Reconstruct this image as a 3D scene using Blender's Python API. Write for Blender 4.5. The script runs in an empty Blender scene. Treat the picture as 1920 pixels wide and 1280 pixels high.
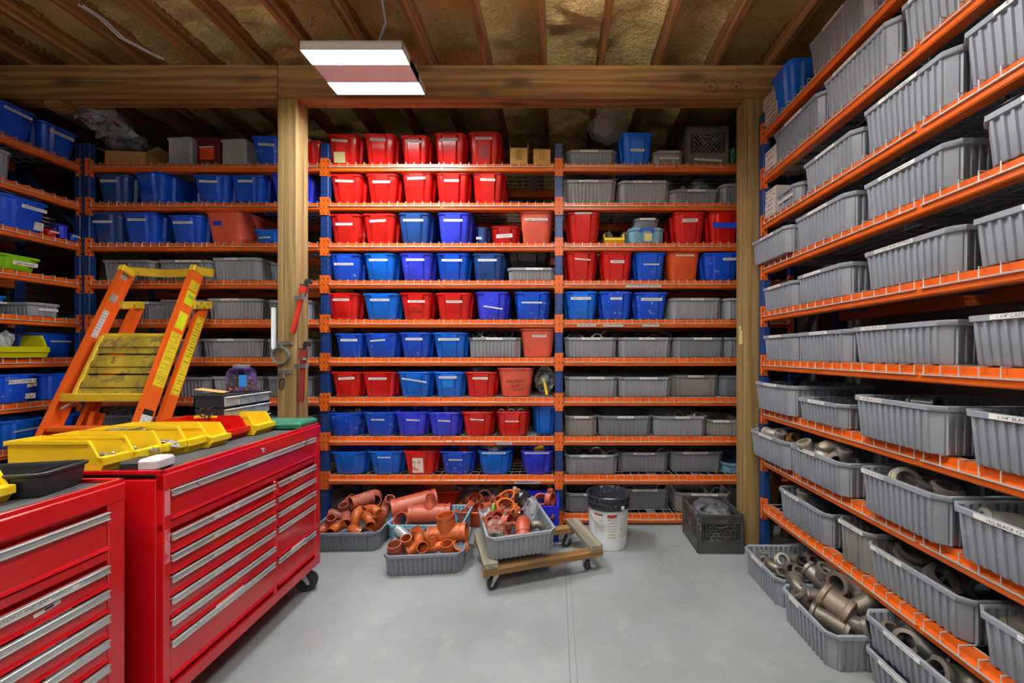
import bpy, math, random
from mathutils import Vector, Matrix, Euler, noise
random.seed(11)
rnd = random.Random(5)
SC = bpy.context.scene
COL = SC.collection
PI = math.pi
R = math.radians
# camera model: 1920x1280, 740 px focal length, eye 1.39 m up, looking along +Y
FL, CX, CY, EYE = 740.0, 1042.0, 663.0, 1.39
def P(px, py, Y): return Vector(((px-CX)*Y/FL, Y, EYE-(py-CY)*Y/FL))
def PX(px, Y): return (px-CX)*Y/FL
def PZ(py, Y): return EYE-(py-CY)*Y/FL
def proj(v): return (CX+FL*v[0]/max(v[1], .05), CY-FL*(v[2]-EYE)/max(v[1], .05))

# ------------------------------------------------------------------ materials
def lin(c):
    return tuple((v/255/12.92 if v <= 10 else ((v/255+.055)/1.055)**2.4) for v in c)+(1.0,)
MATS = {}
class NT:
    def __init__(s, m):
        m.use_nodes = True; s.t = m.node_tree; s.n = s.t.nodes
        s.b = s.n['Principled BSDF']; s.out = s.n['Material Output']
    def new(s, typ, **kw):
        n = s.n.new(typ)
        for k, v in kw.items(): setattr(n, k, v)
        return n
    def link(s, a, b): s.t.links.new(a, b)
    def math(s, op, a, b=None, clamp=False):
        n = s.new('ShaderNodeMath', operation=op, use_clamp=clamp)
        for i, v in enumerate((a, b)):
            if v is None: continue
            if isinstance(v, (int, float)): n.inputs[i].default_value = v
            else: s.link(v, n.inputs[i])
        return n.outputs[0]
    def mix(s, f, a, b):
        n = s.new('ShaderNodeMix', data_type='RGBA')
        for i, v in ((0, f), (6, a), (7, b)):
            if isinstance(v, (int, float, tuple)): n.inputs[i].default_value = v
            else: s.link(v, n.inputs[i])
        return n.outputs[2]
    def ramp(s, v, lo, hi):
        n = s.new('ShaderNodeMapRange'); n.clamp = True
        n.inputs[1].default_value = lo; n.inputs[2].default_value = hi
        s.link(v, n.inputs[0]); return n.outputs[0]
    def noise(s, vec, scale, detail=3, rough=.5):
        n = s.new('ShaderNodeTexNoise'); n.inputs['Scale'].default_value = scale
        n.inputs['Detail'].default_value = detail; n.inputs['Roughness'].default_value = rough
        s.link(vec, n.inputs['Vector']); return n.outputs[0]
    def coords(s, scale=(1, 1, 1), rand=True):
        tc = s.new('ShaderNodeTexCoord'); v = tc.outputs['Object']
        if scale != (1, 1, 1):
            mp = s.new('ShaderNodeMapping'); mp.inputs['Scale'].default_value = scale
            s.link(v, mp.inputs['Vector']); v = mp.outputs[0]
        if rand:
            oi = s.new('ShaderNodeObjectInfo')
            m = s.new('ShaderNodeVectorMath', operation='MULTIPLY_ADD')
            m.inputs[1].default_value = (1, 1, 1)
            cb = s.new('ShaderNodeCombineXYZ'); k = s.math('MULTIPLY', oi.outputs['Random'], 57.0)
            for i in range(3): s.link(k, cb.inputs[i])
            s.link(v, m.inputs[0]); s.link(cb.outputs[0], m.inputs[2]); v = m.outputs[0]
        return v
    def bump(s, h, strength, dist=.01):
        n = s.new('ShaderNodeBump'); n.inputs['Strength'].default_value = strength
        n.inputs['Distance'].default_value = dist
        s.link(h, n.inputs['Height']); s.link(n.outputs[0], s.b.inputs['Normal'])

def mat(name, rgb, rough=.4, metal=0., var=.12, scuff=0., sc=(215, 215, 215), scale=6, thr=.60, bump=0., coat=0., sscale=16):
    if name in MATS: return MATS[name]
    m = bpy.data.materials.new(name); t = NT(m); c = lin(rgb)
    b = t.b; b.inputs['Metallic'].default_value = metal
    v = t.coords()
    n1 = t.noise(v, scale, 4)
    dark = tuple(x*(1-var*2) for x in c[:3])+(1,); lite = tuple(min(1, x*(1+var)) for x in c[:3])+(1,)
    col = t.mix(t.ramp(n1, .3, .7), dark, lite)
    if scuff:
        n2 = t.noise(v, sscale, 8, .68)
        f = t.math('MULTIPLY', t.ramp(n2, thr, thr+.07), scuff)
        col = t.mix(f, col, lin(sc))
        r = t.math('ADD', t.math('MULTIPLY', f, .35), t.math('ADD', t.math('MULTIPLY', n1, .16), rough-.08))
    else:
        r = t.math('ADD', t.math('MULTIPLY', n1, .16), rough-.08)
    t.link(r, b.inputs['Roughness'])
    t.link(col, b.inputs['Base Color'])
    if coat: b.inputs['Coat Weight'].default_value = coat; b.inputs['Coat Roughness'].default_value = .08
    if bump: t.bump(t.noise(v, 60, 4), bump, .004)
    MATS[name] = m; return m

def wood(name, rgb, dark, axis, rough=.7, stretch=14., overspray=False, knots=True):
    m = bpy.data.materials.new(name); t = NT(m)
    s = [stretch]*3; s[axis] = .9
    v = t.coords(tuple(s)); n1 = t.noise(v, 1.6, 6, .6); n2 = t.noise(v, 5.5, 4, .6)
    s2 = [3.]*3; s2[axis] = 1.2
    vk = t.coords(tuple(s2)); n3 = t.noise(vk, 2.0, 2)
    grain = t.math('ADD', t.math('MULTIPLY', n1, .65), t.math('MULTIPLY', n2, .35))
    # growth rings: sine of a warped field
    sp = t.new('ShaderNodeTexWave', wave_type='RINGS', rings_direction='XYZ'[axis])
    sp.inputs['Scale'].default_value = 1.1; sp.inputs['Distortion'].default_value = 7.; sp.inputs['Detail'].default_value = 2
    sv = t.coords(tuple(6. if i != axis else .55 for i in range(3))); t.link(sv, sp.inputs['Vector'])
    g2 = t.math('ADD', t.math('MULTIPLY', grain, .7), t.math('MULTIPLY', sp.outputs['Fac'], .16))
    col = t.mix(t.ramp(g2, .34, .68), lin(dark), lin(rgb))
    if knots:
        vo = t.new('ShaderNodeTexVoronoi'); vo.inputs['Scale'].default_value = 1.0
        kv = t.coords(tuple(4.5 if i != axis else 1.7 for i in range(3))); t.link(kv, vo.inputs['Vector'])
        k = t.math('SUBTRACT', 1.0, t.ramp(vo.outputs['Distance'], .06, .22))
        col = t.mix(t.math('MULTIPLY', k, .75), col, lin((58, 38, 20)))
    cv = t.coords(tuple(30. if i != axis else .55 for i in range(3))); ck = t.noise(cv, 1.0, 2, .5)
    col = t.mix(t.math('MULTIPLY', t.ramp(ck, .66, .70), .65), col, lin(tuple(int(q*.55) for q in dark)))
    if overspray:
        tc = t.new('ShaderNodeTexCoord'); sx = t.new('ShaderNodeSeparateXYZ'); t.link(tc.outputs['Object'], sx.inputs[0])
        n4 = t.noise(t.coords(), 45, 6, .75)
        h = t.ramp(sx.outputs[2], -.02, .12)
        f = t.ramp(t.math('ADD', n4, t.math('MULTIPLY', h, .36)), .66, .72)
        col = t.mix(f, col, lin((196, 172, 106)))
    t.link(col, t.b.inputs['Base Color']); t.b.inputs['Roughness'].default_value = rough
    t.bump(grain, .35, .006)
    MATS[name] = m; return m

def foam(name, rgb, dark):
    m = bpy.data.materials.new(name); t = NT(m); v = t.coords(rand=False)
    n1 = t.noise(v, 2.2, 5, .6); n2 = t.noise(v, 38, 5, .6); n3 = t.noise(v, 90, 3)
    col = t.mix(t.ramp(n1, .32, .68), lin(dark), lin(rgb))
    col = t.mix(t.math('MULTIPLY', t.ramp(n2, .42, .7), .5), col, lin((226, 200, 132)))
    vo = t.noise(v, 9, 6, .7)
    col = t.mix(t.math('MULTIPLY', t.ramp(vo, .62, .72), .6), col, lin((92, 66, 34)))
    t.link(col, t.b.inputs['Base Color']); t.b.inputs['Roughness'].default_value = .85
    t.bump(t.math('ADD', n2, t.math('MULTIPLY', n3, .5)), .9, .03)
    MATS[name] = m; return m

def slotted(name, rgb, z0=0.0, yf=-.02):
    # painted rack steel with the two columns of teardrop slots punched through its face
    m = bpy.data.materials.new(name); t = NT(m); c = lin(rgb)
    tc = t.new('ShaderNodeTexCoord'); sx = t.new('ShaderNodeSeparateXYZ'); t.link(tc.outputs['Object'], sx.inputs[0])
    ax = t.math('ABSOLUTE', t.math('SUBTRACT', t.math('ABSOLUTE', sx.outputs[0]), .017))
    fz = t.math('FRACT', t.math('ADD', t.math('DIVIDE', sx.outputs[2], .0508), z0))
    w = t.math('ADD', .0022, t.math('MULTIPLY', fz, .007))
    mk = t.math('MULTIPLY', t.math('LESS_THAN', ax, w), t.math('LESS_THAN', fz, .38))
    mk = t.math('MULTIPLY', mk, t.math('LESS_THAN', sx.outputs[1], yf))
    v = t.coords(); n1 = t.noise(v, 9, 5)
    n2 = t.ramp(t.noise(v, 40, 6, .7), .66, .7)
    col = t.mix(t.ramp(n1, .3, .7), tuple(x*.8 for x in c[:3])+(1,), c)
    col = t.mix(t.math('MULTIPLY', n2, .5), col, lin((190, 180, 170)))
    col = t.mix(mk, col, (.006, .006, .008, 1))
    t.link(col, t.b.inputs['Base Color']); t.b.inputs['Roughness'].default_value = .42
    MATS[name] = m; return m

def printed(name, base, ink, rows=1, freq=26.):
    # paper label: rows of small print too fine to read
    m = bpy.data.materials.new(name); t = NT(m)
    tc = t.new('ShaderNodeTexCoord'); sx = t.new('ShaderNodeSeparateXYZ'); t.link(tc.outputs['Generated'], sx.inputs[0])
    oi = t.new('ShaderNodeObjectInfo')
    vz = t.math('MULTIPLY', sx.outputs[2], float(rows)); fz = t.math('FRACT', vz); iz = t.math('FLOOR', vz)
    cb = t.new('ShaderNodeCombineXYZ')
    t.link(t.math('MULTIPLY', sx.outputs[0], freq), cb.inputs[0])
    t.link(t.math('ADD', t.math('MULTIPLY', oi.outputs['Random'], 90.), t.math('MULTIPLY', iz, 7.3)), cb.inputs[1])
    t.link(t.math('MULTIPLY', fz, 2.0), cb.inputs[2])
    n = t.noise(cb.outputs[0], 1.6, 2)
    ed = t.math('MULTIPLY', t.math('GREATER_THAN', sx.outputs[0], .1), t.math('LESS_THAN', sx.outputs[0], .9))
    bd = t.math('MULTIPLY', t.math('GREATER_THAN', fz, .32), t.math('LESS_THAN', fz, .68))
    f = t.math('MULTIPLY', t.math('MULTIPLY', ed, bd), t.ramp(n, .44, .54))
    n2 = t.noise(t.coords(), 30, 4)
    col = t.mix(t.ramp(n2, .3, .75), lin(base), tuple(x*.78 for x in lin(base)[:3])+(1,))
    t.link(t.mix(t.math('MULTIPLY', f, .75), col, lin(ink)), t.b.inputs['Base Color'])
    t.b.inputs['Roughness'].default_value = .45
    MATS[name] = m; return m

def clearfilm(name, tint, amt=.35, rough=.12):
    m = bpy.data.materials.new(name); t = NT(m)
    tr = t.new('ShaderNodeBsdfTransparent'); tr.inputs[0].default_value = (.93, .94, .95, 1)
    mx = t.new('ShaderNodeMixShader')
    fr = t.new('ShaderNodeLayerWeight'); fr.inputs[0].default_value = .35
    n = t.noise(t.coords(), 22, 5)
    f = t.math('ADD', t.math('MULTIPLY', fr.outputs['Fresnel'], .6), t.math('MULTIPLY', t.ramp(n, .4, .75), amt), True)
    t.b.inputs['Base Color'].default_value = lin(tint); t.b.inputs['Roughness'].default_value = rough
    t.link(f, mx.inputs[0]); t.link(tr.outputs[0], mx.inputs[1]); t.link(t.b.outputs[0], mx.inputs[2])
    t.link(mx.outputs[0], t.out.inputs[0])
    MATS[name] = m; return m

def emit(name, rgb, strength):
    m = bpy.data.materials.new(name); t = NT(m)
    t.b.inputs['Base Color'].default_value = (.8, .8, .8, 1)
    t.b.inputs['Emission Color'].default_value = rgb; t.b.inputs['Emission Strength'].default_value = strength
    MATS[name] = m; return m

RED = mat('red plastic', (206, 26, 22), .22, scuff=.0, coat=.3)
REDW = mat('worn red plastic', (200, 28, 22), .3, scuff=.75, sc=(226, 190, 170), thr=.66, sscale=9)
BLUE = mat('blue plastic', (14, 82, 210), .25, scuff=.25, sc=(150, 180, 225), thr=.66, coat=.2)
BLUEW = mat('worn blue plastic', (18, 78, 208), .33, scuff=.8, sc=(176, 190, 228), thr=.60, sscale=22)
VIO = mat('violet blue plastic', (52, 66, 226), .3, scuff=.45, sc=(150, 160, 240), thr=.62, sscale=20)
NAVY = mat('navy plastic', (24, 66, 134), .3, scuff=.45, sc=(130, 150, 185), thr=.63, sscale=18, coat=.2)
AZURE = mat('azure plastic', (10, 106, 224), .3, scuff=.35, sc=(170, 205, 240), thr=.65)
CORAL = mat('coral plastic', (226, 98, 76), .4, scuff=.5, sc=(240, 190, 170), thr=.64, sscale=12)
ORTUB = mat('orange tub plastic', (214, 86, 34), .38, scuff=.2, sc=(240, 190, 160), thr=.68)
LIME = mat('lime plastic', (128, 196, 20), .35)
YEL = mat('yellow plastic', (238, 202, 36), .34, var=.05)
YELB = mat('olive yellow plastic', (196, 190, 20), .35, var=.08)
TEAL = mat('light blue plastic', (120, 172, 196), .38, scuff=.25, thr=.66)
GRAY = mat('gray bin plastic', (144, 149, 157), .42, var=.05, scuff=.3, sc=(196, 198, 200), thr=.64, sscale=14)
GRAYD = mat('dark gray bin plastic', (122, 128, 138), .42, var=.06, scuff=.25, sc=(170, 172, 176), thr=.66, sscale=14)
OLIVE = mat('olive gray bin plastic', (138, 138, 132), .45, var=.06, scuff=.25, sc=(180, 180, 170), thr=.66)
ORANGE = mat('orange rack paint', (218, 96, 24), .34, var=.08, scuff=.22, sc=(236, 190, 160), thr=.67, sscale=30)
SLOTB = slotted('slotted blue upright', (20, 56, 118))
SLOTO = slotted('slotted orange connector', (222, 100, 26), .35, .003)
WIRE = mat('galvanized wire', (196, 196, 192), .38, .35, var=.05)
CHAN = mat('deck channel steel', (150, 154, 160), .42, .4)
LABEL = printed('printed label', (226, 226, 222), (40, 40, 48))
LABELB = printed('printed sheet', (222, 220, 212), (60, 58, 60), rows=7, freq=14.)
WHITE = mat('white tape', (222, 220, 214), .5, var=.05)
PEEL = mat('peeled label paper', (222, 216, 200), .7, scuff=.8, sc=(190, 40, 30), thr=.55, sscale=26)
INK = mat('black ink', (18, 18, 20), .6)
INKB = mat('blue black ink', (40, 46, 84), .6)
BTAPE = mat('blue tape', (28, 66, 200), .5)
NOTE = mat('manila note', (214, 204, 140), .7)
CARD = mat('cardboard', (186, 142, 84), .75, var=.08)
CARDW = printed('white carton', (208, 202, 198), (70, 66, 76), rows=3, freq=7.)
TAN = mat('tan carton', (206, 164, 90), .7, var=.06)
CHEST = mat('red chest enamel', (204, 18, 26), .22, var=.05, scuff=.35, sc=(226, 120, 130), thr=.72, sscale=7, coat=.5)
ALU = mat('aluminium pull', (198, 200, 198), .3, .55, var=.04)
MATT = mat('ribbed rubber mat', (72, 72, 74), .7, scuff=.3, sc=(130, 128, 122), thr=.64)
BLACKP = mat('black plastic', (40, 42, 46), .4, scuff=.3, sc=(110, 110, 112), thr=.66)
CRATEB = mat('scuffed black crate plastic', (70, 69, 66), .45, scuff=.6, sc=(150, 146, 136), thr=.58)
BLACKW = mat('splashed black plastic', (46, 48, 58), .35, scuff=.95, sc=(205, 208, 214), thr=.60, sscale=42)
GREENC = mat('green case plastic', (46, 122, 98), .4)
BROWNC = mat('brown gray crate plastic', (104, 96, 84), .5)
BLUEC = mat('bright blue crate plastic', (24, 44, 205), .33)
BUCK = mat('white bucket plastic', (214, 218, 222), .35, var=.04)
STEEL = mat('zinc steel', (190, 192, 194), .28, .85)
DSTEEL = mat('dark steel', (78, 76, 76), .42, .7)
RUSTRED = mat('worn red iron', (150, 52, 40), .45, .2, scuff=.6, sc=(96, 88, 84), thr=.56, sscale=30)
WRENCH = mat('red wrench enamel', (206, 58, 38), .35)
FORANGE = mat('orange fitting paint', (184, 90, 40), .33, var=.1, scuff=.25, sc=(150, 70, 30), thr=.64)
FPINK = mat('dull red fitting paint', (164, 84, 68), .5, var=.12, scuff=.4, sc=(206, 160, 145), thr=.62)
FRED = mat('salmon fitting paint', (174, 78, 54), .42, var=.1, scuff=.2, sc=(220, 150, 120), thr=.66)
CAST = mat('cast iron', (128, 120, 110), .42, .55, var=.18, scuff=.5, sc=(120, 78, 48), thr=.60, sscale=12)
CASTL = mat('pale cast iron', (168, 160, 146), .45, .4, var=.14, scuff=.3, sc=(120, 86, 58), thr=.64)
GALV = mat('galvanized fitting', (170, 180, 186), .35, .5)
LADO = mat('orange fibreglass', (228, 96, 26), .4, var=.06, scuff=.3, sc=(240, 180, 150), thr=.68)
LADY = mat('yellow ladder plastic', (222, 186, 44), .5, var=.12, scuff=.5, sc=(120, 98, 40), thr=.62, sscale=10)
LADP = mat('worn yellow platform', (180, 152, 44), .6, var=.25, scuff=.8, sc=(104, 88, 46), thr=.5, sscale=12)
STICK = printed('safety sticker', (228, 228, 226), (50, 50, 52), rows=9, freq=10.)
STICKY = printed('yellow sticker', (232, 206, 40), (70, 60, 20), rows=26, freq=.6)
HIVIS = mat('hi-vis sticker', (206, 216, 30), .5)
POSTW = wood('post timber', (172, 144, 94), (126, 100, 58), 2, stretch=34.)
BEAMW = wood('beam timber', (176, 130, 72), (118, 82, 40), 0, stretch=26.)
JOISTW = wood('joist timber', (172, 120, 64), (112, 72, 36), 1, stretch=24., overspray=True)
STUDW = wood('stud timber', (128, 90, 46), (80, 52, 26), 2)
BOARDX = wood('dolly stringer wood', (182, 138, 82), (112, 80, 44), 0)
BOARDY = wood('dolly crossbar wood', (164, 156, 136), (112, 106, 92), 1, knots=False)
PLANK = wood('plank wood', (170, 128, 74), (110, 78, 40), 2)
OSB = wood('wall board wood', (112, 86, 54), (66, 48, 30), 1, knots=False)
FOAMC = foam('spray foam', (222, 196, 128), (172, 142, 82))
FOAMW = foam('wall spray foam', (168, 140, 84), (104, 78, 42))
FILM = clearfilm('clear film', (225, 228, 232), .5)
FILMP = mat('milky film', (178, 168, 160), .35, var=.12)
FILMR = clearfilm('reddish bagged film', (216, 170, 150), .75, .2)
BAGB = mat('black bag film', (34, 32, 34), .25, scuff=.3, sc=(120, 118, 120), thr=.66)
JARP = clearfilm('purple tinted jar', (104, 84, 150), .95, .15)
DRAWC = mat('frosted drawer plastic', (168, 176, 188), .3, var=.2, scuff=.5, sc=(110, 116, 128), thr=.5)
SOLDER = mat('orange yellow connectors', (226, 120, 50), .4, var=.3, scuff=.9, sc=(230, 190, 40), thr=.5, sscale=40)
GREENL = mat('green scrap', (150, 200, 90), .4)
LEDHOUSE = mat('lamp housing white', (226, 228, 230), .4, var=.02)
SIGNB = mat('sky blue sticker', (40, 130, 214), .4)

# ------------------------------------------------------------------ mesh helper
class MB:
    def __init__(s): s.v = []; s.f = []
    def add(s, vs, fs, M=None):
        o = len(s.v)
        s.v += [tuple(M @ Vector(v)) if M else tuple(v) for v in vs]
        s.f += [tuple(i+o for i in f) for f in fs]; return s
    def box(s, c, d, M=None):
        x, y, z = c; a, b, e = d[0]/2, d[1]/2, d[2]/2
        vs = [(x+i*a, y+j*b, z+k*e) for k in (-1, 1) for j in (-1, 1) for i in (-1, 1)]
        return s.add(vs, [(0, 2, 3, 1), (4, 5, 7, 6), (0, 1, 5, 4), (2, 6, 7, 3), (0, 4, 6, 2), (1, 3, 7, 5)], M)
    def rbox(s, c, d, b, M=None):
        h = [d[0]/2, d[1]/2, d[2]/2]; b = min(b, min(h)*.95); vs = []; idx = {}
        for sx in (-1, 1):
            for sy in (-1, 1):
                for sz in (-1, 1):
                    sg = (sx, sy, sz)
                    for ax in range(3):
                        idx[(sg, ax)] = len(vs)
                        vs.append(tuple(c[k]+sg[k]*(h[k] if k == ax else h[k]-b) for k in range(3)))
        fs = []
        for ax in range(3):
            a, e = [k for k in range(3) if k != ax]
            for sgn in (-1, 1):
                q = []
                for p, r in ((-1, -1), (1, -1), (1, 1), (-1, 1)):
                    g = [0, 0, 0]; g[ax] = sgn; g[a] = p; g[e] = r; q.append(idx[(tuple(g), ax)])
                fs.append(tuple(q))
            for p in (-1, 1):
                for r in (-1, 1):
                    g0 = [0, 0, 0]; g0[a] = p; g0[e] = r; g1 = list(g0); g0[ax] = -1; g1[ax] = 1
                    fs.append((idx[(tuple(g0), a)], idx[(tuple(g1), a)], idx[(tuple(g1), e)], idx[(tuple(g0), e)]))
        for sx in (-1, 1):
            for sy in (-1, 1):
                for sz in (-1, 1): fs.append(tuple(idx[((sx, sy, sz), k)] for k in range(3)))
        return s.add(vs, fs, M)
    def loft(s, rings, cap0=False, cap1=False, loop=False, M=None):
        n = len(rings[0]); vs = [v for r in rings for v in r]; fs = []
        m = len(rings)
        for k in range(m if loop else m-1):
            a, b = k*n, ((k+1) % m)*n
            for i in range(n):
                j = (i+1) % n; fs.append((a+i, a+j, b+j, b+i))
        if cap0: fs.append(tuple(range(n))[::-1])
        if cap1: fs.append(tuple(range((m-1)*n, m*n)))
        return s.add(vs, fs, M)
    def bar(s, p0, p1, w, h, up=(0, 0, 1), b=0):
        p0, p1 = Vector(p0), Vector(p1); d = (p1-p0); L = d.length; d.normalize()
        x = d; y = Vector(up).cross(d)
        if y.length < 1e-4: y = Vector((1, 0, 0)).cross(d)
        y.normalize(); z = x.cross(y)
        M = Matrix(((x.x, y.x, z.x, 0), (x.y, y.y, z.y, 0), (x.z, y.z, z.z, 0), (0, 0, 0, 1)))
        M.translation = (p0+p1)/2
        return s.rbox((0, 0, 0), (L, w, h), b, M) if b else s.box((0, 0, 0), (L, w, h), M)
    def tube(s, pts, r, n=6, cap=True):
        pts = [Vector(p) for p in pts]; rings = []; up = Vector((.13, .21, .97))
        for i, p in enumerate(pts):
            t = (pts[min(i+1, len(pts)-1)]-pts[max(i-1, 0)]).normalized()
            if abs(t.dot(up)) > .98: up = Vector((.9, .3, .1))
            a = t.cross(up).normalized(); b = a.cross(t); rr = r[i] if isinstance(r, (list, tuple)) else r
            rings.append([tuple(p+a*rr*math.cos(2*PI*k/n+PI/4)+b*rr*math.sin(2*PI*k/n+PI/4)) for k in range(n)])
        return s.loft(rings, cap, cap)
    def cyl(s, p0, p1, r, n=12, r1=None): return s.tube([p0, p1], [r, r if r1 is None else r1], n)
    def prism(s, poly, y0, y1, M=None):
        # poly in x,z extruded along y
        n = len(poly); vs = [(x, y0, z) for x, z in poly]+[(x, y1, z) for x, z in poly]
        fs = [tuple(range(n)), tuple(range(2*n-1, n-1, -1))]+[(i, i+n, (i+1) % n+n, (i+1) % n) for i in range(n)]
        return s.add(vs, fs, M)
    def lathe(s, prof, n=28, M=None, cap0=False, cap1=False):
        return s.loft([[(r*math.cos(2*PI*k/n), r*math.sin(2*PI*k/n), z) for k in range(n)] for r, z in prof], cap0, cap1, M=M)
    def mesh(s, name, smooth=35):
        me = bpy.data.meshes.new(name); me.from_pydata(s.v, [], s.f); me.update()
        if smooth:
            me.polygons.foreach_set('use_smooth', [True]*len(me.polygons))
            me.set_sharp_from_angle(angle=R(smooth))
        return me

def link(name, me, m, parent=None, loc=(0, 0, 0), rot=(0, 0, 0)):
    if isinstance(me, MB):
        # consistent outward normals
        import bmesh
        me = me.mesh(name); bm = bmesh.new(); bm.from_mesh(me)
        bmesh.ops.recalc_face_normals(bm, faces=bm.faces); bm.to_mesh(me); bm.free()
    o = bpy.data.objects.new(name, me); COL.objects.link(o)
    if m is not None and (not me.materials or me.materials[0] is None): me.materials.append(m)
    elif m is not None and me.materials[0] != m:
        o.material_slots[0].link = 'OBJECT'; o.material_slots[0].material = m
    o.location = loc; o.rotation_euler = rot
    if parent: o.parent = parent
    return o
def tag(o, label, cat, group=None):
    o['label'] = label; o['category'] = cat
    if group: o['group'] = group
    return o
def thing(name, label, cat, loc=(0, 0, 0), rot=(0, 0, 0), group=None):
    o = bpy.data.objects.new(name, None); COL.objects.link(o); o.empty_display_size = .1
    o.location = loc; o.rotation_euler = rot if not isinstance(rot, (int, float)) else (0, 0, rot)
    return tag(o, label, cat, group)
def struct(name, mb, m, loc=(0, 0, 0), rot=(0, 0, 0), label=None):
    o = link(name, mb, m, None, loc, rot); o['kind'] = 'structure'
    if label: o['label'] = label
    return o
TXT = {}
def lettering(parent, text, size, loc, rot=(PI/2, 0, 0), m=None, shear=0., name='lettering'):
    key = (text, round(size, 4), shear)
    if key not in TXT:
        cu = bpy.data.curves.new('lettering', 'FONT'); cu.body = text; cu.size = size; cu.align_x = 'CENTER'; cu.align_y = 'CENTER'
        cu.shear = shear; cu.resolution_u = 3
        ob = bpy.data.objects.new('tmp', cu); me = bpy.data.meshes.new_from_object(ob)
        bpy.data.objects.remove(ob); bpy.data.curves.remove(cu); TXT[key] = me
    return link(name, TXT[key].copy(), m or INK, parent, loc, rot)
ORD = ['zeroth', 'first', 'second', 'third', 'fourth', 'fifth', 'sixth', 'seventh', 'eighth', 'ninth', 'tenth', 'eleventh', 'twelfth', 'thirteenth', 'fourteenth', 'fifteenth', 'sixteenth']

# ------------------------------------------------------------------ tubs and bins
def outline(W, D, cr, rx, ry, csteps=2):
    # counter-clockwise rounded rectangle; rx / ry: lists of (centre, halfwidth, slope) raised ribs on the front+back / sides
    pts = []
    def side(p0, d, nrm, L, ribs):
        seq = [(-L/2+cr, 0)]
        for c, hw, e in sorted(ribs): seq += [(c-hw-e, 0), (c-hw, 1), (c+hw, 1), (c+hw+e, 0)]
        seq.append((L/2-cr, 0))
        for t, f in seq: pts.append((p0[0]+d[0]*t, p0[1]+d[1]*t, nrm[0], nrm[1], f))
    def corner(cx, cy, a0):
        for k in range(1, csteps):
            a = a0+PI/2*k/csteps; pts.append((cx+cr*math.cos(a), cy+cr*math.sin(a), math.cos(a), math.sin(a), 0))
    side((0, -D/2), (1, 0), (0, -1), W, rx); corner(W/2-cr, -D/2+cr, -PI/2)
    side((W/2, 0), (0, 1), (1, 0), D, ry); corner(W/2-cr, D/2-cr, 0)
    side((0, D/2), (-1, 0), (0, 1), W, rx); corner(-W/2+cr, D/2-cr, PI/2)
    side((-W/2, 0), (0, -1), (-1, 0), D, ry); corner(-W/2+cr, -D/2+cr, PI)
    return pts
def tub_mesh(W, D, H, cr, rx, ry, bot=.94, amp=.006, rim=.012, rimh=.022, wall=.004, inrib=True, csteps=2, bev=.003):
    o = outline(W-2*rim, D-2*rim, cr, rx, ry, csteps)
    kx, ky = 1-(1-bot), 1-(1-bot)*W/D
    def ring(z, off, a, t=None):
        t = z/H if t is None else t
        sx = kx+(1-kx)*t; sy = ky+(1-ky)*t
        return [(x*sx+nx*(off+a*f), y*sy+ny*(off+a*f), z) for x, y, nx, ny, f in o]
    hl = H-rimh
    rg = [ring(0, -.004, amp), ring(.006, 0, amp), ring(hl-.002, 0, amp), ring(hl, rim-bev, 0), ring(hl+bev, rim, 0), ring(H-bev, rim, 0), ring(H, rim-bev, 0),
          ring(H, 0, 0), ring(H-.006, -wall, 0), ring(H-rimh*.9, -wall, amp if inrib else 0), ring(.012, -wall, amp if inrib else 0), ring(.006, -wall-.004, amp if inrib else 0)]
    b = MB(); b.loft(rg, True, True); return b
def ribs(L, n, hw, e): return [(-L/2+L*(i+.5)/n, hw, e) for i in range(n)]
def label_on(parent, W, D, H, bot, relx, relz, w, h, tilt=0., m=None, text=None, off=.013, name='label', tcol=None, tsize=None, proud=.0):
    z = relz*H; yf = -(D/2-.012)*(1-(1-bot)*W/D*(1-z/H))-off
    slope = math.atan2((D/2)*(1-bot)*W/D, H)
    b = MB(); b.box((0, 0, 0), (w, .0016, h))
    o = link(name, b, m or (WHITE if text else LABEL), parent, (relx*W, yf, z), (slope, tilt, 0))
    if text: lettering(o, text, tsize or h*.8, (0, -.0014, 0), m=tcol)
    return o

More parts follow.
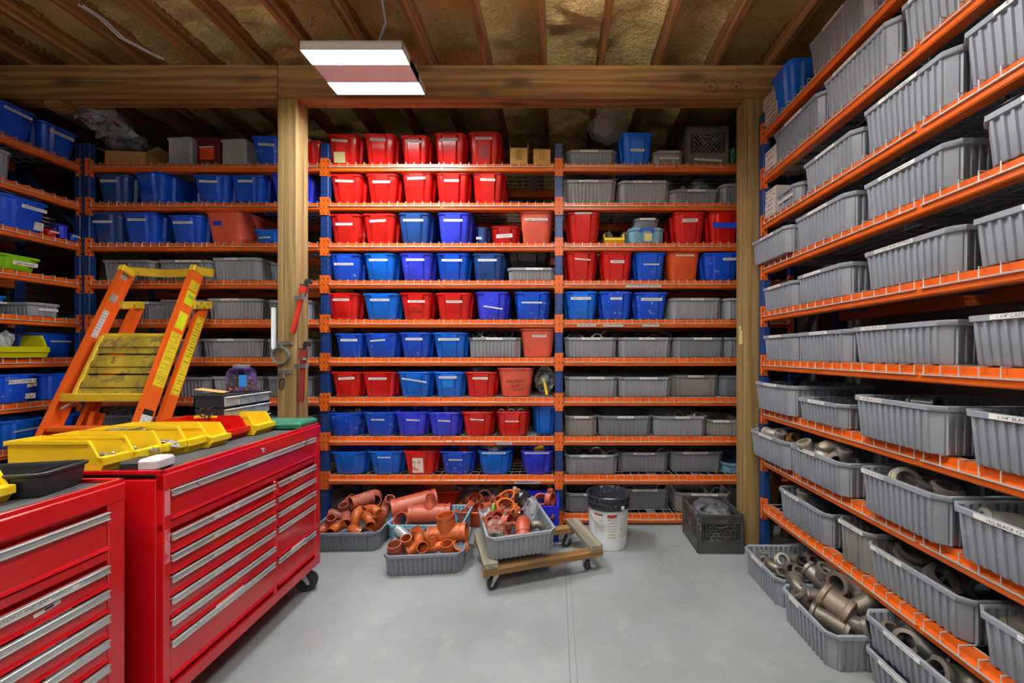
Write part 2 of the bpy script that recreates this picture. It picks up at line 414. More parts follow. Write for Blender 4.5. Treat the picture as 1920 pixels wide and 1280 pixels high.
DIM = {}
def tote(label, W, D, H, m, loc, rz=0., lab=(0, .72, .5, 0.), cat='tote', name='storage_tote', group='storage totes', lm=None, text=None, panel=True):
    bot = .80
    t = thing(name, label, cat, loc, rz, group)
    hw = W*.21
    rx = [(0, hw, .014)] if panel else []
    ry = [(-D*.2, D*.09, .014), (D*.2, D*.09, .014)] if panel else []
    b = tub_mesh(W, D, H, .032 if panel else .05, rx, ry, bot, .016, .011, .02, .004, csteps=4, bev=.005)
    link('body', b, m, t); DIM[t.name] = (W, D, H, bot, .011, panel)
    if lab: label_on(t, W, D, H, bot, lab[0], lab[1], lab[2]*W, lab[4] if len(lab) > 4 else .019, R(lab[3]), lm, text, off=.0185 if panel else .004)
    return t
def gbin(label, W, D, H, loc, rz=0., m=None, lab=(.0, .4), text=None, cat='bin', group='gray divider bins', end=False, name='divider_bin', rim=.014, lm=None):
    # straight-walled corrugated divider box with a flat rim
    bot = .95
    t = thing(name, label, cat, loc, rz, group)
    nx = max(4, round(W/.036)); ny = max(4, round(D/.036))
    rx = ribs(W-.075, nx, (W-.075)/nx*.16, .0022); ry = ribs(D-.075, ny, (D-.075)/ny*.16, .0022)
    if end: rx = [(s*(W/2-.055), .006, .003) for s in (-1, 1)]+[(s*(W/2-.085), .006, .003) for s in (-1, 1)]
    b = tub_mesh(W, D, H, .026, rx, ry, bot, .0085, rim, .021, .003, csteps=1, bev=.0015)
    link('body', b, m or GRAY, t); DIM[t.name] = (W, D, H, bot, rim, False)
    if lab:
        lw = lab[1]*W; lb = MB(); lb.box((0, 0, 0), (lw, .0016, .0165))
        zz = H-.010 if len(lab) < 3 else lab[2]*H; yy = -D/2-.0009 if len(lab) < 3 else -D/2+.006
        o = link('label', lb, WHITE if text else (lm or LABEL), t, (lab[0]*W, yy, zz))
        if text: lettering(o, text, .0155, (0, -.0014, 0))
    return t

def hopper(label, W, L, H, m, loc, rz=0., lab=False, group='yellow hopper bins', name='hopper_bin', filled=None):
    # open-fronted stacking bin: high back, walls that slope down to a low front lip (front faces -y)
    t = thing(name, label, 'bin', loc, rz, group)
    b = MB(); th = .004
    prof = [(-L/2+.012, 0), (L/2-.01, 0), (L/2, H), (-L*.36, H), (-L/2+.02, H*.50), (-L/2, H*.46), (-L/2-.004, H*.24)]
    Mx = Matrix(((0, 1, 0, 0), (1, 0, 0, 0), (0, 0, 1, 0), (0, 0, 0, 1)))
    for s in (-1, 1):
        b.prism(prof, s*W/2-th/2, s*W/2+th/2, Mx)
        b.prism([(L/2, H-.012), (L/2, H), (-L*.36, H), (-L*.36-.004, H-.012)], s*(W/2+.003)-.0045, s*(W/2+.003)+.0045, Mx)
        b.bar((s*(W/2+.003), -L*.36, H-.004), (s*(W/2+.003), -L/2+.016, H*.48), .007, .007)
    b.box((0, 0, th/2), (W, L-.03, th)); b.box((0, L/2-.004, H/2), (W, .007, H))
    b.box((0, L/2+.002, H-.008), (W+.014, .01, .016))
    b.add([(-W/2, -L/2+.012, 0), (W/2, -L/2+.012, 0), (W/2, -L/2-.004, H*.3), (-W/2, -L/2-.004, H*.3), (-W/2, -L/2+.018, 0), (W/2, -L/2+.018, 0), (W/2, -L/2+.002, H*.3), (-W/2, -L/2+.002, H*.3)],
          [(0, 1, 2, 3), (5, 4, 7, 6), (3, 2, 6, 7), (0, 4, 5, 1)])
    b.box((0, -L/2-.004, H*.35), (W+.010, .010, H*.22)); b.box((0, -L/2+.006, H*.455), (W+.012, .024, .006))
    for i in range(3): b.box((-W*.2+i*.014, L/2-.009, H*.55), (.003, .004, H*.5))
    link('body', b, m, t)
    if lab:
        lb = MB(); lb.box((0, 0, 0), (W*.75, .0016, H*.14)); link('label', lb, LABEL, t, (0, -L/2-.0075, H*.36))
    return t

# ------------------------------------------------------------------ pipe fittings
def ringpts(c, a, b, r, n): return [tuple(c+a*r*math.cos(2*PI*k/n)+b*r*math.sin(2*PI*k/n)) for k in range(n)]
def sweep(mb, path, ri, n=20):
    rings = [ringpts(p, a, b, r, n) for p, a, b, r in path]
    inner = [ringpts(p, a, b, ri, n) for p, a, b, r in (path[0], *path[1:-1:2], path[-1])][::-1]
    mb.loft(rings+inner, loop=True)
def straight_path(r, z0, z1, style):
    L = z1-z0; X, Y = Vector((1, 0, 0)), Vector((0, 1, 0))
    if style == 'groove': pr = [(0, 1), (.014, 1), (.015, .93), (.024, .93), (.025, 1)]
    else: pr = [(0, 1.0), (.003, 1.2), (.018, 1.2), (.023, 1.02)]
    sc = min(1, L/.07)*r/.04
    pr = [(d*sc, k) for d, k in pr]
    a = [(Vector((0, 0, z0+d)), X, Y, r*k) for d, k in pr]; b = [(Vector((0, 0, z1-d)), X, Y, r*k) for d, k in pr][::-1]
    return a+b
FIT = {}
def fitting_mesh(kind, r, style, L=None, r2=None):
    key = (kind, round(r, 4), style, L, r2)
    if key in FIT: return FIT[key]
    mb = MB(); ri = r*.84 if style == 'groove' else r*.8
    X, Y, Z = Vector((1, 0, 0)), Vector((0, 1, 0)), Vector((0, 0, 1))
    if kind == 'pipe':
        h = (L or 2.2*r)/2; sweep(mb, straight_path(r, -h, h, style), ri)
    elif kind == 'tee':
        h = (L or 3.4*r)/2; sweep(mb, straight_path(r, -h, h, style), ri)
        rb = r2 or r; top = h*1.0 if not r2 else r*2.0
        M = Matrix(((0, 0, 1, 0), (0, 1, 0, 0), (-1, 0, 0, 0), (0, 0, 0, 1)))
        pa = [(Vector((0, 0, r*.5)), X, Y, rb*1.6 if r2 else rb)]
        if r2: pa += [(Vector((0, 0, r*.92)), X, Y, rb*1.5), (Vector((0, 0, r*1.15)), X, Y, rb*1.16), (Vector((0, 0, r*1.4)), X, Y, rb*1.0)]
        q = straight_path(rb, r*.5, top, style); pa += q[len(q)//2:]
        k = MB(); sweep(k, pa, rb*.84); mb.add(k.v, k.f, M)   # branch points to +x
    elif kind == 'elbow':
        Rb = r*1.7; st = r*.8; path = []
        if style == 'groove': pr = [(0, 1), (.35, 1), (.37, .93), (.6, .93), (.63, 1)]
        else: pr = [(0, 1), (.05, 1.2), (.5, 1.2), (.62, 1.02)]
        for d, k in pr: path.append((Vector((Rb, 0, Rb+st-d*r)), X, Y, r*k))
        for i in range(0, 9):
            a = PI/2*i/8
            path.append((Vector((Rb*math.cos(a), 0, Rb-Rb*math.sin(a))), Vector((math.cos(a), 0, -math.sin(a))), Y, r))
        for d, k in pr[::-1]: path.append((Vector((-st+d*r, 0, 0)), Vector((0, 0, -1)), Y, r*k))
        # recentre
        off = Vector((Rb*.6, 0, Rb*.4)); path = [(p-off, a, b, q) for p, a, b, q in path]
        sweep(mb, path, ri)
    elif kind == 'clamp':
        n = 28; w = r*.46; prof = [(r*1.36, -w), (r*1.36, w), (r*1.05, w), (r*1.12, w*.6), (r*1.12, -w*.6), (r*1.05, -w)]
        mb.loft([[(q*math.cos(2*PI*k/n), q*math.sin(2*PI*k/n), z) for k in range(n)] for q, z in prof], loop=True)
        for s in (-1, 1):
            mb.rbox((s*r*1.5, -r*.2, 0), (r*.62, r*.26, w*1.9), r*.07); mb.rbox((s*r*1.5, r*.2, 0), (r*.62, r*.26, w*1.9), r*.07)
    me = mb.mesh(kind+'_fitting', 40); FIT[key] = me; return me
def axes(d1, d2):
    # z -> d1, x -> d2
    z = Vector(d1).normalized(); x = Vector(d2); x = (x-z*x.dot(z)).normalized(); y = z.cross(x)
    return Matrix(((x.x, y.x, z.x), (x.y, y.y, z.y), (x.z, y.z, z.z))).to_euler()
PILES = {}
def fit(pile, kind, style, r, m, pos, d1, d2, desc, L=None, r2=None):
    me = fitting_mesh(kind, r, style, L, r2)
    nm = {'pipe': 'pipe_coupling', 'tee': 'pipe_tee', 'elbow': 'pipe_elbow', 'clamp': 'pipe_clamp'}[kind]
    o = link(nm, me, m, None, pos, axes(d1, -Vector(d2) if kind == 'elbow' else d2))
    if kind == 'clamp':
        for s in (-1, 1):
            bb = MB(); bb.cyl((s*r*1.58, -r*.6, 0), (s*r*1.58, r*.6, 0), r*.13, 8)
            for e in (-1, 1): bb.cyl((s*r*1.58, e*r*.36, 0), (s*r*1.58, e*r*.56, 0), r*.24, 6)
            link('bolt', bb, STEEL, o)
    o['category'] = {'pipe': 'pipe fitting', 'tee': 'pipe fitting', 'elbow': 'pipe fitting', 'clamp': 'pipe clamp'}[kind]
    PILES.setdefault(pile, []).append((o, desc)); return o
def finish_piles(names):
    for pile, items in PILES.items():
        phrase, grp = names[pile]; by = {}
        for o, d in items: by.setdefault(d, []).append(o)
        for d, os_ in by.items():
            os_.sort(key=lambda o: proj(o.location)[0])
            for i, o in enumerate(os_):
                o['label'] = (f"{d} in {phrase}" if len(os_) == 1 else f"{d}, {ORD[i+1]} from left, in {phrase}"); o['group'] = grp
C_, U_, D_, L_, R_, B_ = Vector((0, -1, 0)), Vector((0, 0, 1)), Vector((0, 0, -1)), Vector((-1, 0, 0)), Vector((1, 0, 0)), Vector((0, 1, 0))

def crumple(size, seed, sub=3, amp=.35, flat=1.):
    import bmesh
    bm = bmesh.new(); bmesh.ops.create_icosphere(bm, subdivisions=sub, radius=1)
    for v in bm.verts:
        n = noise.noise(v.co*2.3+Vector((seed, seed*1.7, 0)))*amp+noise.noise(v.co*5.5+Vector((0, seed, seed)))*amp*.5
        v.co = v.co*(1+n); v.co = Vector((v.co.x*size[0], v.co.y*size[1], v.co.z*size[2]))
    lo = min(v.co.z for v in bm.verts)
    for v in bm.verts: v.co.z -= lo
    me = bpy.data.meshes.new('bag'); bm.to_mesh(me); bm.free()
    me.polygons.foreach_set('use_smooth', [False]*len(me.polygons)); return me
# ================================================================== the room
XL, XR, YB, YF, ZC = -4.62, 2.20, 4.02, -3.2, 3.66
# floor: painted concrete
m = bpy.data.materials.new('painted concrete'); t = NT(m); v = t.coords(rand=False)
n1 = t.noise(v, 1.1, 5, .6); n2 = t.noise(v, 7, 6, .65); n3 = t.noise(v, 55, 4, .7); n4 = t.noise(v, 2.6, 4, .6)
col = t.mix(t.ramp(n1, .35, .65), lin((125, 130, 131)), lin((149, 154, 155)))
col = t.mix(t.math('MULTIPLY', t.ramp(n2, .55, .72), .45), col, lin((164, 164, 150)))
col = t.mix(t.math('MULTIPLY', t.ramp(n4, .56, .75), .35), col, lin((146, 136, 112)))
col = t.mix(t.math('MULTIPLY', t.ramp(n3, .66, .72), .35), col, lin((196, 198, 196)))
n5 = t.noise(v, 30, 6, .75); col = t.mix(t.math('MULTIPLY', t.ramp(n5, .66, .72), .4), col, lin((98, 96, 90)))
t.link(col, t.b.inputs['Base Color']); t.link(t.math('ADD', t.math('MULTIPLY', n2, .3), .38), t.b.inputs['Roughness']); t.bump(n3, .12, .002)
b = MB(); b.box(((XL+XR)/2, (YB+YF)/2, -.05), (XR-XL+.4, YB-YF+.4, .1)); fl = struct('floor', b, m, label='gray painted concrete floor with stains and a joint line')
JOINT = mat('floor joint filler', (116, 119, 118), .8)
b = MB(); b.box((.062, .9, .0006), (.004, 8.0, .0012)); b.box((.092, .9, .0005), (.0025, 8.0, .001)); struct('trim_1', b, JOINT, label='thin joint line running along the concrete floor')
b = MB(); cpt = Vector((.92, 2.62, 0)); rg = []
for k in range(19):
    a = R(95+k*9.5); rg.append((cpt.x+.215*math.cos(a), cpt.y+.245*math.sin(a)))
pv = []
for i, (x, y) in enumerate(rg):
    d = Vector((x-cpt.x, y-cpt.y)).normalized(); w = .0018+.001*math.sin(i*1.7)
    pv += [(x-d.x*w, y-d.y*w, .0012), (x+d.x*w, y+d.y*w, .0012)]
b.add(pv, [(2*i, 2*i+1, 2*i+3, 2*i+2) for i in range(len(rg)-1)])
tag(link('bucket_ring_stain', b, mat('rust ring stain', (140, 120, 92), .8)), 'faint brown bucket ring stained on the floor beside the black crate', 'stain')

def bumpy(nx, ny, fn, uv):
    b = MB(); vs = []
    for j in range(ny+1):
        for i in range(nx+1): vs.append(fn(i/nx, j/ny))
    return b.add(vs, [(j*(nx+1)+i, j*(nx+1)+i+1, (j+1)*(nx+1)+i+1, (j+1)*(nx+1)+i) for j in range(ny) for i in range(nx)])
JX = [-.085+.4125*k for k in range(-11, 6)]      # joist centres
def foamz(u, w):
    x = XL-.1+(XR-XL+.2)*u; y = -.2+(YB+.3)*w
    d = min(abs(x-q) for q in JX); z = ZC-.01+.05*noise.noise(Vector((x*2.3, y*2.3, 1)))+.03*noise.noise(Vector((x*8, y*8, 4)))+.014*noise.noise(Vector((x*22, y*22, 9)))
    return (x, y, z-.035*math.exp(-(d/.06)**2))
struct('ceiling', bumpy(170, 100, foamz, 0), FOAMC, label='yellow spray foam between the ceiling joists')
b = MB(); b.box(((XL+XR)/2, (YF-.2)/2, ZC+.03), (XR-XL+.3, -YF+.1, .04)); struct('ceiling_rear', b, FOAMC)
b = MB(); b.box(((XL+XR)/2, (YF+YB)/2, ZC+.2), (XR-XL+.5, YB-YF+.5, .06)); struct('roof_slab', b, STUDW)
def foamw(u, w):
    x = XL-.1+(XR-XL+.2)*u; z = -.1+(ZC+.2)*w
    y = YB+.03*noise.noise(Vector((x*2.5, z*2.5, 7)))+.02*noise.noise(Vector((x*8, z*8, 2)))
    return (x, y, z)
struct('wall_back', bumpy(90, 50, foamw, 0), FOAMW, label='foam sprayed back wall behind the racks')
b = MB(); b.box((XL-.05, (YF+YB)/2, ZC/2), (.1, YB-YF+.3, ZC+.2)); struct('wall_left', b, OSB, label='brown board wall behind the left rack')
b = MB(); b.box((XR+.05, (YF+YB)/2, ZC/2), (.1, YB-YF+.3, ZC+.2)); struct('wall_right', b, mat('gray wall paint', (150, 146, 148), .7), label='gray wall behind the side rack')
b = MB(); b.box(((XL+XR)/2, YF-.05, ZC/2), (XR-XL+.3, .1, ZC+.2)); struct('wall_front', b, mat('pale wall paint', (190, 188, 184), .7))
ZB0, ZB1 = 3.235, 3.477                          # header beam, bottom and top
for i, x in enumerate(JX):
    b = MB(); b.rbox((0, 0, 0), (.038, YB+.6, .2), .002)
    o = struct('ceiling_joist', b, JOISTW, (x, (YB-.6)/2+.02, ZB1+.1), label='rough timber ceiling joist dusted with spray foam'); o['group'] = 'ceiling joists'
for i, x in enumerate([-3.2, -2.3, -1.2, -.14, .55, 1.2]):
    b = MB(); b.box((0, 0, 0), (.04, .05, ZB1)); o = struct('wall_stud', b, STUDW, (x, YB-.045, ZB1/2)); o['group'] = 'back wall studs'
b = MB(); b.rbox((0, 0, 0), (abs(XL)-2.012, .117, ZB1-ZB0), .004); struct('header_beam', b, BEAMW, ((XL-2.012)/2, 2.909, (ZB0+ZB1)/2), label='long timber header beam left of the post')
b = MB(); b.rbox((0, 0, 0), (XR+2.008, .117, ZB1-ZB0), .004); struct('header_beam', b, BEAMW, ((XR-2.008)/2, 2.911, (ZB0+ZB1)/2), label='long timber header beam right of the post')
b = MB(); b.rbox((0, 0, 0), (.14, .14, ZB0), .006); struct('timber_column', b, POSTW, (-1.943, 2.921, ZB0/2), label='square timber post hung with wrenches behind the red chest')
b = MB(); b.rbox((0, 0, 0), (.14, .14, ZB0), .006); struct('timber_column', b, POSTW, (1.437, 2.921, ZB0/2), label='square timber post at the end of the side rack')
b = MB(); b.rbox((0, 0, 0), (.128, .10, .05), .003); struct('timber_block', b, BEAMW, (PX(98, 2.87), 2.92, ZB0-.0255), label='short timber block under the header beam above the left rack')
# the two lumber stamps on the beam
for px, s in ((1332, 1.), (1381, .8)):
    b = MB(); r = .047*s
    for k in range(18):
        if k in (4, 5, 9, 13): continue
        a0, a1 = 2*PI*k/18, 2*PI*(k+.8)/18
        b.bar((r*math.cos(a0), 0, r*math.sin(a0)), (r*math.cos(a1), 0, r*math.sin(a1)), .0015, .004)
    b.bar((-.02*s, 0, 0), (.02*s, 0, 0), .0015, .004); b.bar((0, 0, -.02*s), (0, 0, .02*s), .0015, .004)
    o = link('lumber_stamp', b, mat('stamp ink', (52, 40, 28), .8), None, (PX(px, 2.849), 2.851, PZ(162, 2.849)))
    tag(o, 'round ink lumber stamp on the header beam, %s one' % ('more complete' if s == 1 else 'smudged smaller'), 'stamp')

# ------------------------------------------------------------------ lamps
LAMPM = emit('led lens', (.95, .985, 1.0, 1), 100.); LAMPR = emit('led lens rear', (.95, .985, 1.0, 1), 74.)
CEILFILL = emit('added ceiling fill glow', (.97, .98, .97, 1), 74.)  # upward glow added only to brighten the ceiling foam
def lamp(label, x, y, w, d, up=False):
    t = thing('pendant_led_light', label, 'ceiling light', (x, y, 3.2), 0, 'hanging led fixtures')
    b = MB(); b.rbox((0, 0, .050), (w, d, .012), .003)
    for s in (-1, 1):
        b.box((s*(w/2-.002), 0, .025), (.004, d, .05)); b.box((0, s*(d/2-.002), .025), (w, .004, .05))
    b.prism([(-d*.20, 0), (d*.20, 0), (d*.18, .048), (-d*.18, .048)], -w/2, w/2, Matrix.Rotation(PI/2, 4, 'Z'))
    link('housing', b, LEDHOUSE, t)
    for s in (-1, 1):
        b = MB(); b.rbox((0, 0, 0), (w-.012, d*.27, .006), .002); link('lens', b, LAMPR if up else LAMPM, t, (0, s*d*.345, .030))
        if up: b = MB(); b.rbox((0, 0, 0), (w-.06, d*.26, .008), .002); link('added_ceiling_fill', b, CEILFILL, t, (0, s*d*.28, .060))  # unseen glowing panels added on top of the housing as ceiling fill
    for sx, sy in ((-1, -1), (1, -1), (-1, 1), (1, 1)):
        b = MB(); z = .056; k = 0
        while z < .275:
            A = Vector((1, 0, 0) if k % 2 else (0, 1, 0))*.006
            p = [A+Vector((0, 0, z-.004)), A+Vector((0, 0, z+.018)), -A+Vector((0, 0, z+.018)), -A+Vector((0, 0, z-.004)), A+Vector((0, 0, z-.004))]
            b.tube(p, .0016, 4, False); z += .017; k += 1
        link('chain', b, STEEL, t, (sx*(w/2-.05), sy*(d/2-.05), 0))
    return t
LX = (-1.525-.915)/2
t = lamp('white LED light fixture hanging on chains in front of the header beam', LX, 2.555, .615, .41)
b = MB(); b.tube([(.1, -.1, .056), (.13, -.12, .12), (.19, -.16, .2), (.21, -.3, .3)], .006, 8); link('power_cord', b, mat('gray cord', (130, 130, 138), .5), t)
for x, y, wh in ((-2.1, .7, 'above the red tool chests'), (.25, 1.3, 'above the open floor'), (-1.22, -1.9, 'behind the camera toward the left wall'), (.7, -1.4, 'behind the camera toward the side rack')):
    lamp('white LED light fixture hanging out of view '+wh, x, y, .615, .41, True)
# cable on the ceiling at the upper left
b = MB(); pts = [P(148, -4, 2.35)+Vector((0, 0, .0)), P(185, 35, 2.45), P(225, 68, 2.58), P(262, 92, 2.68), P(300, 118, 2.79)]
zj = ZB1-.012
pts = [Vector((q.x, q.y, zj+.012*math.sin(i*2.1))) for i, q in enumerate(pts)]
for dx in (0, .016): b.tube([p+Vector((dx, dx*.6, .004*math.sin(40*dx))) for p in pts], .006, 6)
tag(link('ceiling_cable', b, mat('white cable', (190, 190, 192), .5)), 'pair of white cables slung under the joists at upper left', 'cable')

# ------------------------------------------------------------------ racks
DECKS = {}
def deck_mesh(L, dep):
    key = (round(L, 3), dep)
    if key in DECKS: return DECKS[key]
    b = MB(); n = round(L/.07); r = .0028
    for i in range(n+1):
        x = -L/2+.01+(L-.02)*i/n
        b.tube([(x, -.004, -.040), (x, -.004, .0), (x, dep-.01, .0)], r, 4, True)
    for j in range(7): b.bar((-L/2, .05+j*(dep-.08)/6, -.0045), (L/2, .05+j*(dep-.08)/6, -.0045), .005, .005)
    b.bar((-L/2, -.007, -.038), (L/2, -.007, -.038), .0055, .0055)
    c = MB()
    for s in (0,):
        x = s*L; c.prism([(x-.03, -.012), (x-.014, -.012), (x-.014, -.028), (x+.014, -.028), (x+.014, -.012), (x+.03, -.012), (x+.03, -.009), (x-.03, -.009)], .035, dep-.04)
    DECKS[key] = (b.mesh('wire_deck', 0), c.mesh('deck_channel', 0)); return DECKS[key]
BEAMS = {}
def beam_mesh(L, rear=False):
    key = (round(L, 3), rear)
    if key in BEAMS: return BEAMS[key]
    b = MB()   # step beam: front face bulges below, ledge above carries the deck
    prof = [(.005, 0), (.055, 0), (.055, .066), (.018, .066), (.018, .040), (.006, .036), (0, .030), (0, .006)]
    if rear: prof = [(-y+.045, z) for y, z in prof]
    b.add([(s*L/2, y, z) for s in (-1, 1) for y, z in prof], [tuple(range(8)), tuple(range(15, 7, -1))]+[(i, i+8, (i+1) % 8+8, (i+1) % 8) for i in range(8)])
    import bmesh
    me = b.mesh('beam', 20); bm = bmesh.new(); bm.from_mesh(me); bmesh.ops.recalc_face_normals(bm, faces=bm.faces); bm.to_mesh(me); bm.free()
    BEAMS[key] = me; return me
def conn_mesh(side, full):
    b = MB(); w = .039 if not full else .05
    b.box((side*w/2, 0, .0), (w, .005, .145)); b.box((side*.0375, .018, 0), (.004, .036, .145))
    return b
SUP = .032; DEP = .58
def rack(label, loc, rz, bays, levels, ztop, nd=2, name='storage_rack'):
    # local frame: x along the shelves, front face at y=0, depth toward +y
    t = thing(name, label, 'shelving rack', loc, rz)
    xs = [0]
    for L in bays: xs.append(xs[-1]+L)
    cm = {}
    for i, x in enumerate(xs):
        for y in (.026, DEP-.03):
            b = MB(); b.rbox((0, 0, ztop/2), (.064, .05, ztop), .004); b.box((0, .005, .003), (.1, .1, .006))
            link('upright_post', b, SLOTB, t, (x, y, 0))
        for k in range(4):
            z0 = .25+k*.72; b = MB(); b.bar((0, .05, z0), (0, DEP-.05, z0+(0 if k % 2 == 0 else .5)), .03, .02); link('frame_brace', b, SLOTB, t, (x, 0, 0))
    for bi, L in enumerate(bays):
        lv = levels[bi] if isinstance(levels[0], (list, tuple)) else levels
        xm = (xs[bi]+xs[bi+1])/2; bl = L-.070
        for z in lv:
            o = link('beam', beam_mesh(bl), ORANGE, t, (xm, -.002, z))
            for s in (-1, 1):
                if s not in cm: cm[s] = {}
                key = 'm'
                if key not in cm[s]:
                    q = MB(); q.box((0, 0, 0), (.032, .004, .145)); q.box((-s*.017, .016, 0), (.004, .036, .145)); q.box((-s*.017, .02, .04), (.012, .03, .012)); cm[s][key] = q.mesh('connector', 0)
                link('connector', cm[s][key], SLOTO, o, (s*(bl/2+.019), -.0015, .033))
            link('beam', beam_mesh(bl, True), ORANGE, t, (xm, DEP-.045, z))
            dl = bl/nd
            dm, chm = deck_mesh(dl-.02, DEP)
            for k in range(nd):
                d = link('wire_deck', dm, WIRE, t, (xm-bl/2+dl*(k+.5), -.002, z+.0695))
                for sx in (-.3, .3): link('deck_channel', chm, CHAN, d, (sx*dl, 0, 0))
    return t
ZBK = [PZ(y, 3.2) for y in (321, 394, 470, 540.5, 614, 686, 761, 835, 908, 981)]
XU = [PX(160, 3.2), PX(608, 3.2), PX(1048, 3.2), PX(1488, 3.2)]
rack('long orange and blue storage rack across the back wall', (XU[0], 3.2, 0), 0, [XU[1]-XU[0], XU[2]-XU[1], XU[3]-XU[2]], [ZBK[:9], ZBK[:9], ZBK], 3.10)
ZRT = [PZ(y, 2.83) for y in (269, 351, 437, 518, 603.6, 692.5, 781, 867.7, 954.6)]
RX = 1.45
rack('tall orange rack of gray bins along the side wall', (RX, 2.79, 0), -PI/2, [2.44], ZRT, 3.08)
rack('orange rack of blue totes along the left wall', (-3.862, 1.657, 0), PI/2, [1.58], ZBK[:9], 3.10)
DK = [z+.0725 for z in ZBK]; DKR = [z+.0725 for z in ZRT]
# ================================================================== totes and bins on the back rack
ROWN = ['', 'top', 'second', 'third', 'fourth', 'fifth', 'sixth', 'seventh', 'eighth', 'ninth', 'bottom']
COLS = {'R': RED, 'RW': REDW, 'B': BLUE, 'BW': BLUEW, 'V': VIO, 'N': NAVY, 'A': AZURE, 'C': CORAL, 'O': ORTUB, 'G': GRAY, 'GD': GRAYD, 'OL': OLIVE, 'T': TEAL, 'L': LIME}
YR = 3.215
def bx(bay, row, x0, x1, ytop, col, desc, kind='tote', lab=(0, .72, .5, 0.), rz=0., yoff=0., D=None, H=None, skip=0, **kw):
    Y = YR+yoff; W = (x1-x0)*Y/FL; X = ((x0+x1)/2-CX)*Y/FL
    z = DK[row-1] if row <= 10 else 0.
    h = H or PZ(ytop, Y)-z
    n = CNT[(bay, row)] = CNT.get((bay, row), 0)+1+skip
    D = D or (.44 if kind == 'tote' else .54)
    D = min(D, DEP-.03-yoff)
    if kind == 'bin' and lab == (0, .72, .5, 0.): lab = (.06*math.sin(x0), .34)
    lb = f"{desc}, {ORD[n]} from left on {ROWN[row]} shelf of {bay}"
    off = Vector((0, D/2, 0)); off.rotate(Euler((0, 0, R(rz))))
    loc = (X+off.x, Y+off.y, z)
    if kind == 'tote': return tote(lb, W, D, h, COLS[col], loc, R(rz), lab, **kw)
    return gbin(lb, W, D, h, loc, R(rz), COLS[col], lab, **kw)
CNT = {}
MID, RGT, LFT = 'middle bay', 'bucket-side bay', 'ladder-side bay'
a = lambda u: 590+u/4; y1 = lambda v: 230+v/4; y2 = lambda v: 450+v/4; y3 = lambda v: 660+v/4
def row(bay, r, X, Yf, items):
    out = []
    for it in items:
        u0, u1, v, col, desc = it[:5]; kw = it[5] if len(it) > 5 else {}
        out.append(bx(bay, r, X(u0), X(u1), Yf(v), col, desc, **kw))
    return out
def note_on(t, W, relx, z, w, h, m, tilt=0., name='note', y=-.215):
    b = MB(); b.box((0, 0, 0), (w, .0016, h)); y, sl = front_y(t, relx, z); return link(name, b, m, t, (relx, y, z), (sl, R(tilt), 0))
def front_y(t, x, z, proud=.002):
    W, D, H, bot, rim, panel = DIM[t.name]; ky = 1-(1-bot)*(W/D)
    yf = (D/2-rim)*(ky+(1-ky)*z/H)+(.016 if panel and abs(x) < W*.21 else 0)+(.006 if rim == .014 else 0)
    return -yf-proud, math.atan2((D/2-rim)*(1-ky), H)
G = dict(kind='bin')
r1 = row(MID, 1, a, y1, [
 (75, 322, 80, 'R', 'red tote with torn manila note', dict(lab=(-.05, .76, .48, 4))), (350, 598, 76, 'R', 'plain red tote', dict(lab=(0, .78, .48, 2))), (628, 852, 88, 'R', 'shorter red tote', dict(lab=(0, .76, .55, 3))),
 (882, 1132, 70, 'R', 'red tote with high label', dict(lab=(0, .76, .53, -2))), (1145, 1392, 64, 'RW', 'red tote with paint worn off front', dict(lab=(0, .78, .5, 0)))])
row(MID, 2, a, y1, [(95, 350, 382, 'R', 'glossy red tote', dict(lab=(.0, .74, .54, 2))), (368, 620, 378, 'R', 'glossy red tote with wide label', dict(lab=(.02, .7, .53, 0))), (638, 886, 366, 'R', 'tilted glossy red tote', dict(rz=1.5, lab=(.0, .78, .54, -3))),
 (892, 1158, 370, 'R', 'glossy red tote reflecting the lamp', dict(lab=(0, .72, .42, 0))), (1172, 1422, 368, 'R', 'glossy red tote beside empty deck', dict(lab=(0, .74, .45, 2)))])
r3 = row(MID, 3, a, y1, [(92, 345, 682, 'RW', 'scratched red tote', dict(lab=(0, .64, .5, 0))), (340, 604, 678, 'RW', 'scratched red tote with dark patch', dict(lab=(0, .74, .46, -3))), (608, 868, 672, 'N', 'navy tote', dict(lab=(0, .74, .58, 0))),
 (906, 1168, 670, 'V', 'violet blue tote', dict(lab=(0, .73, .54, 0))), (1200, 1306, 780, 'N', 'small navy bin set back', dict(yoff=.1, lab=(-.2, .4, .4, 0), D=.3)), (1312, 1532, 772, 'R', 'low red tub set back', dict(yoff=.1, lab=(0, .5, .55, -4, .03), D=.36)),
 (1527, 1793, 658, 'C', 'coral rounded tub', dict(panel=False, lab=(0, .74, .66, 0)))])
row(MID, 4, a, y2, [(88, 345, 100, 'BW', 'blue tote with low label', dict(lab=(0, .6, .56, 0))), (348, 606, 96, 'A', 'azure tote with torn tape', dict(lab=(0, .74, .54, 0))), (620, 888, 94, 'V', 'scuffed violet tote', dict(lab=(0, .74, .52, 0))),
 (896, 1160, 96, 'B', 'blue tote with scraped panel', dict(lab=(0, .73, .58, 0))), (1170, 1420, 98, 'N', 'dark navy tote', dict(lab=(0, .74, .56, 0))), (1440, 1812, 206, 'G', 'gray bin under a dark tote', dict(kind='bin'))])
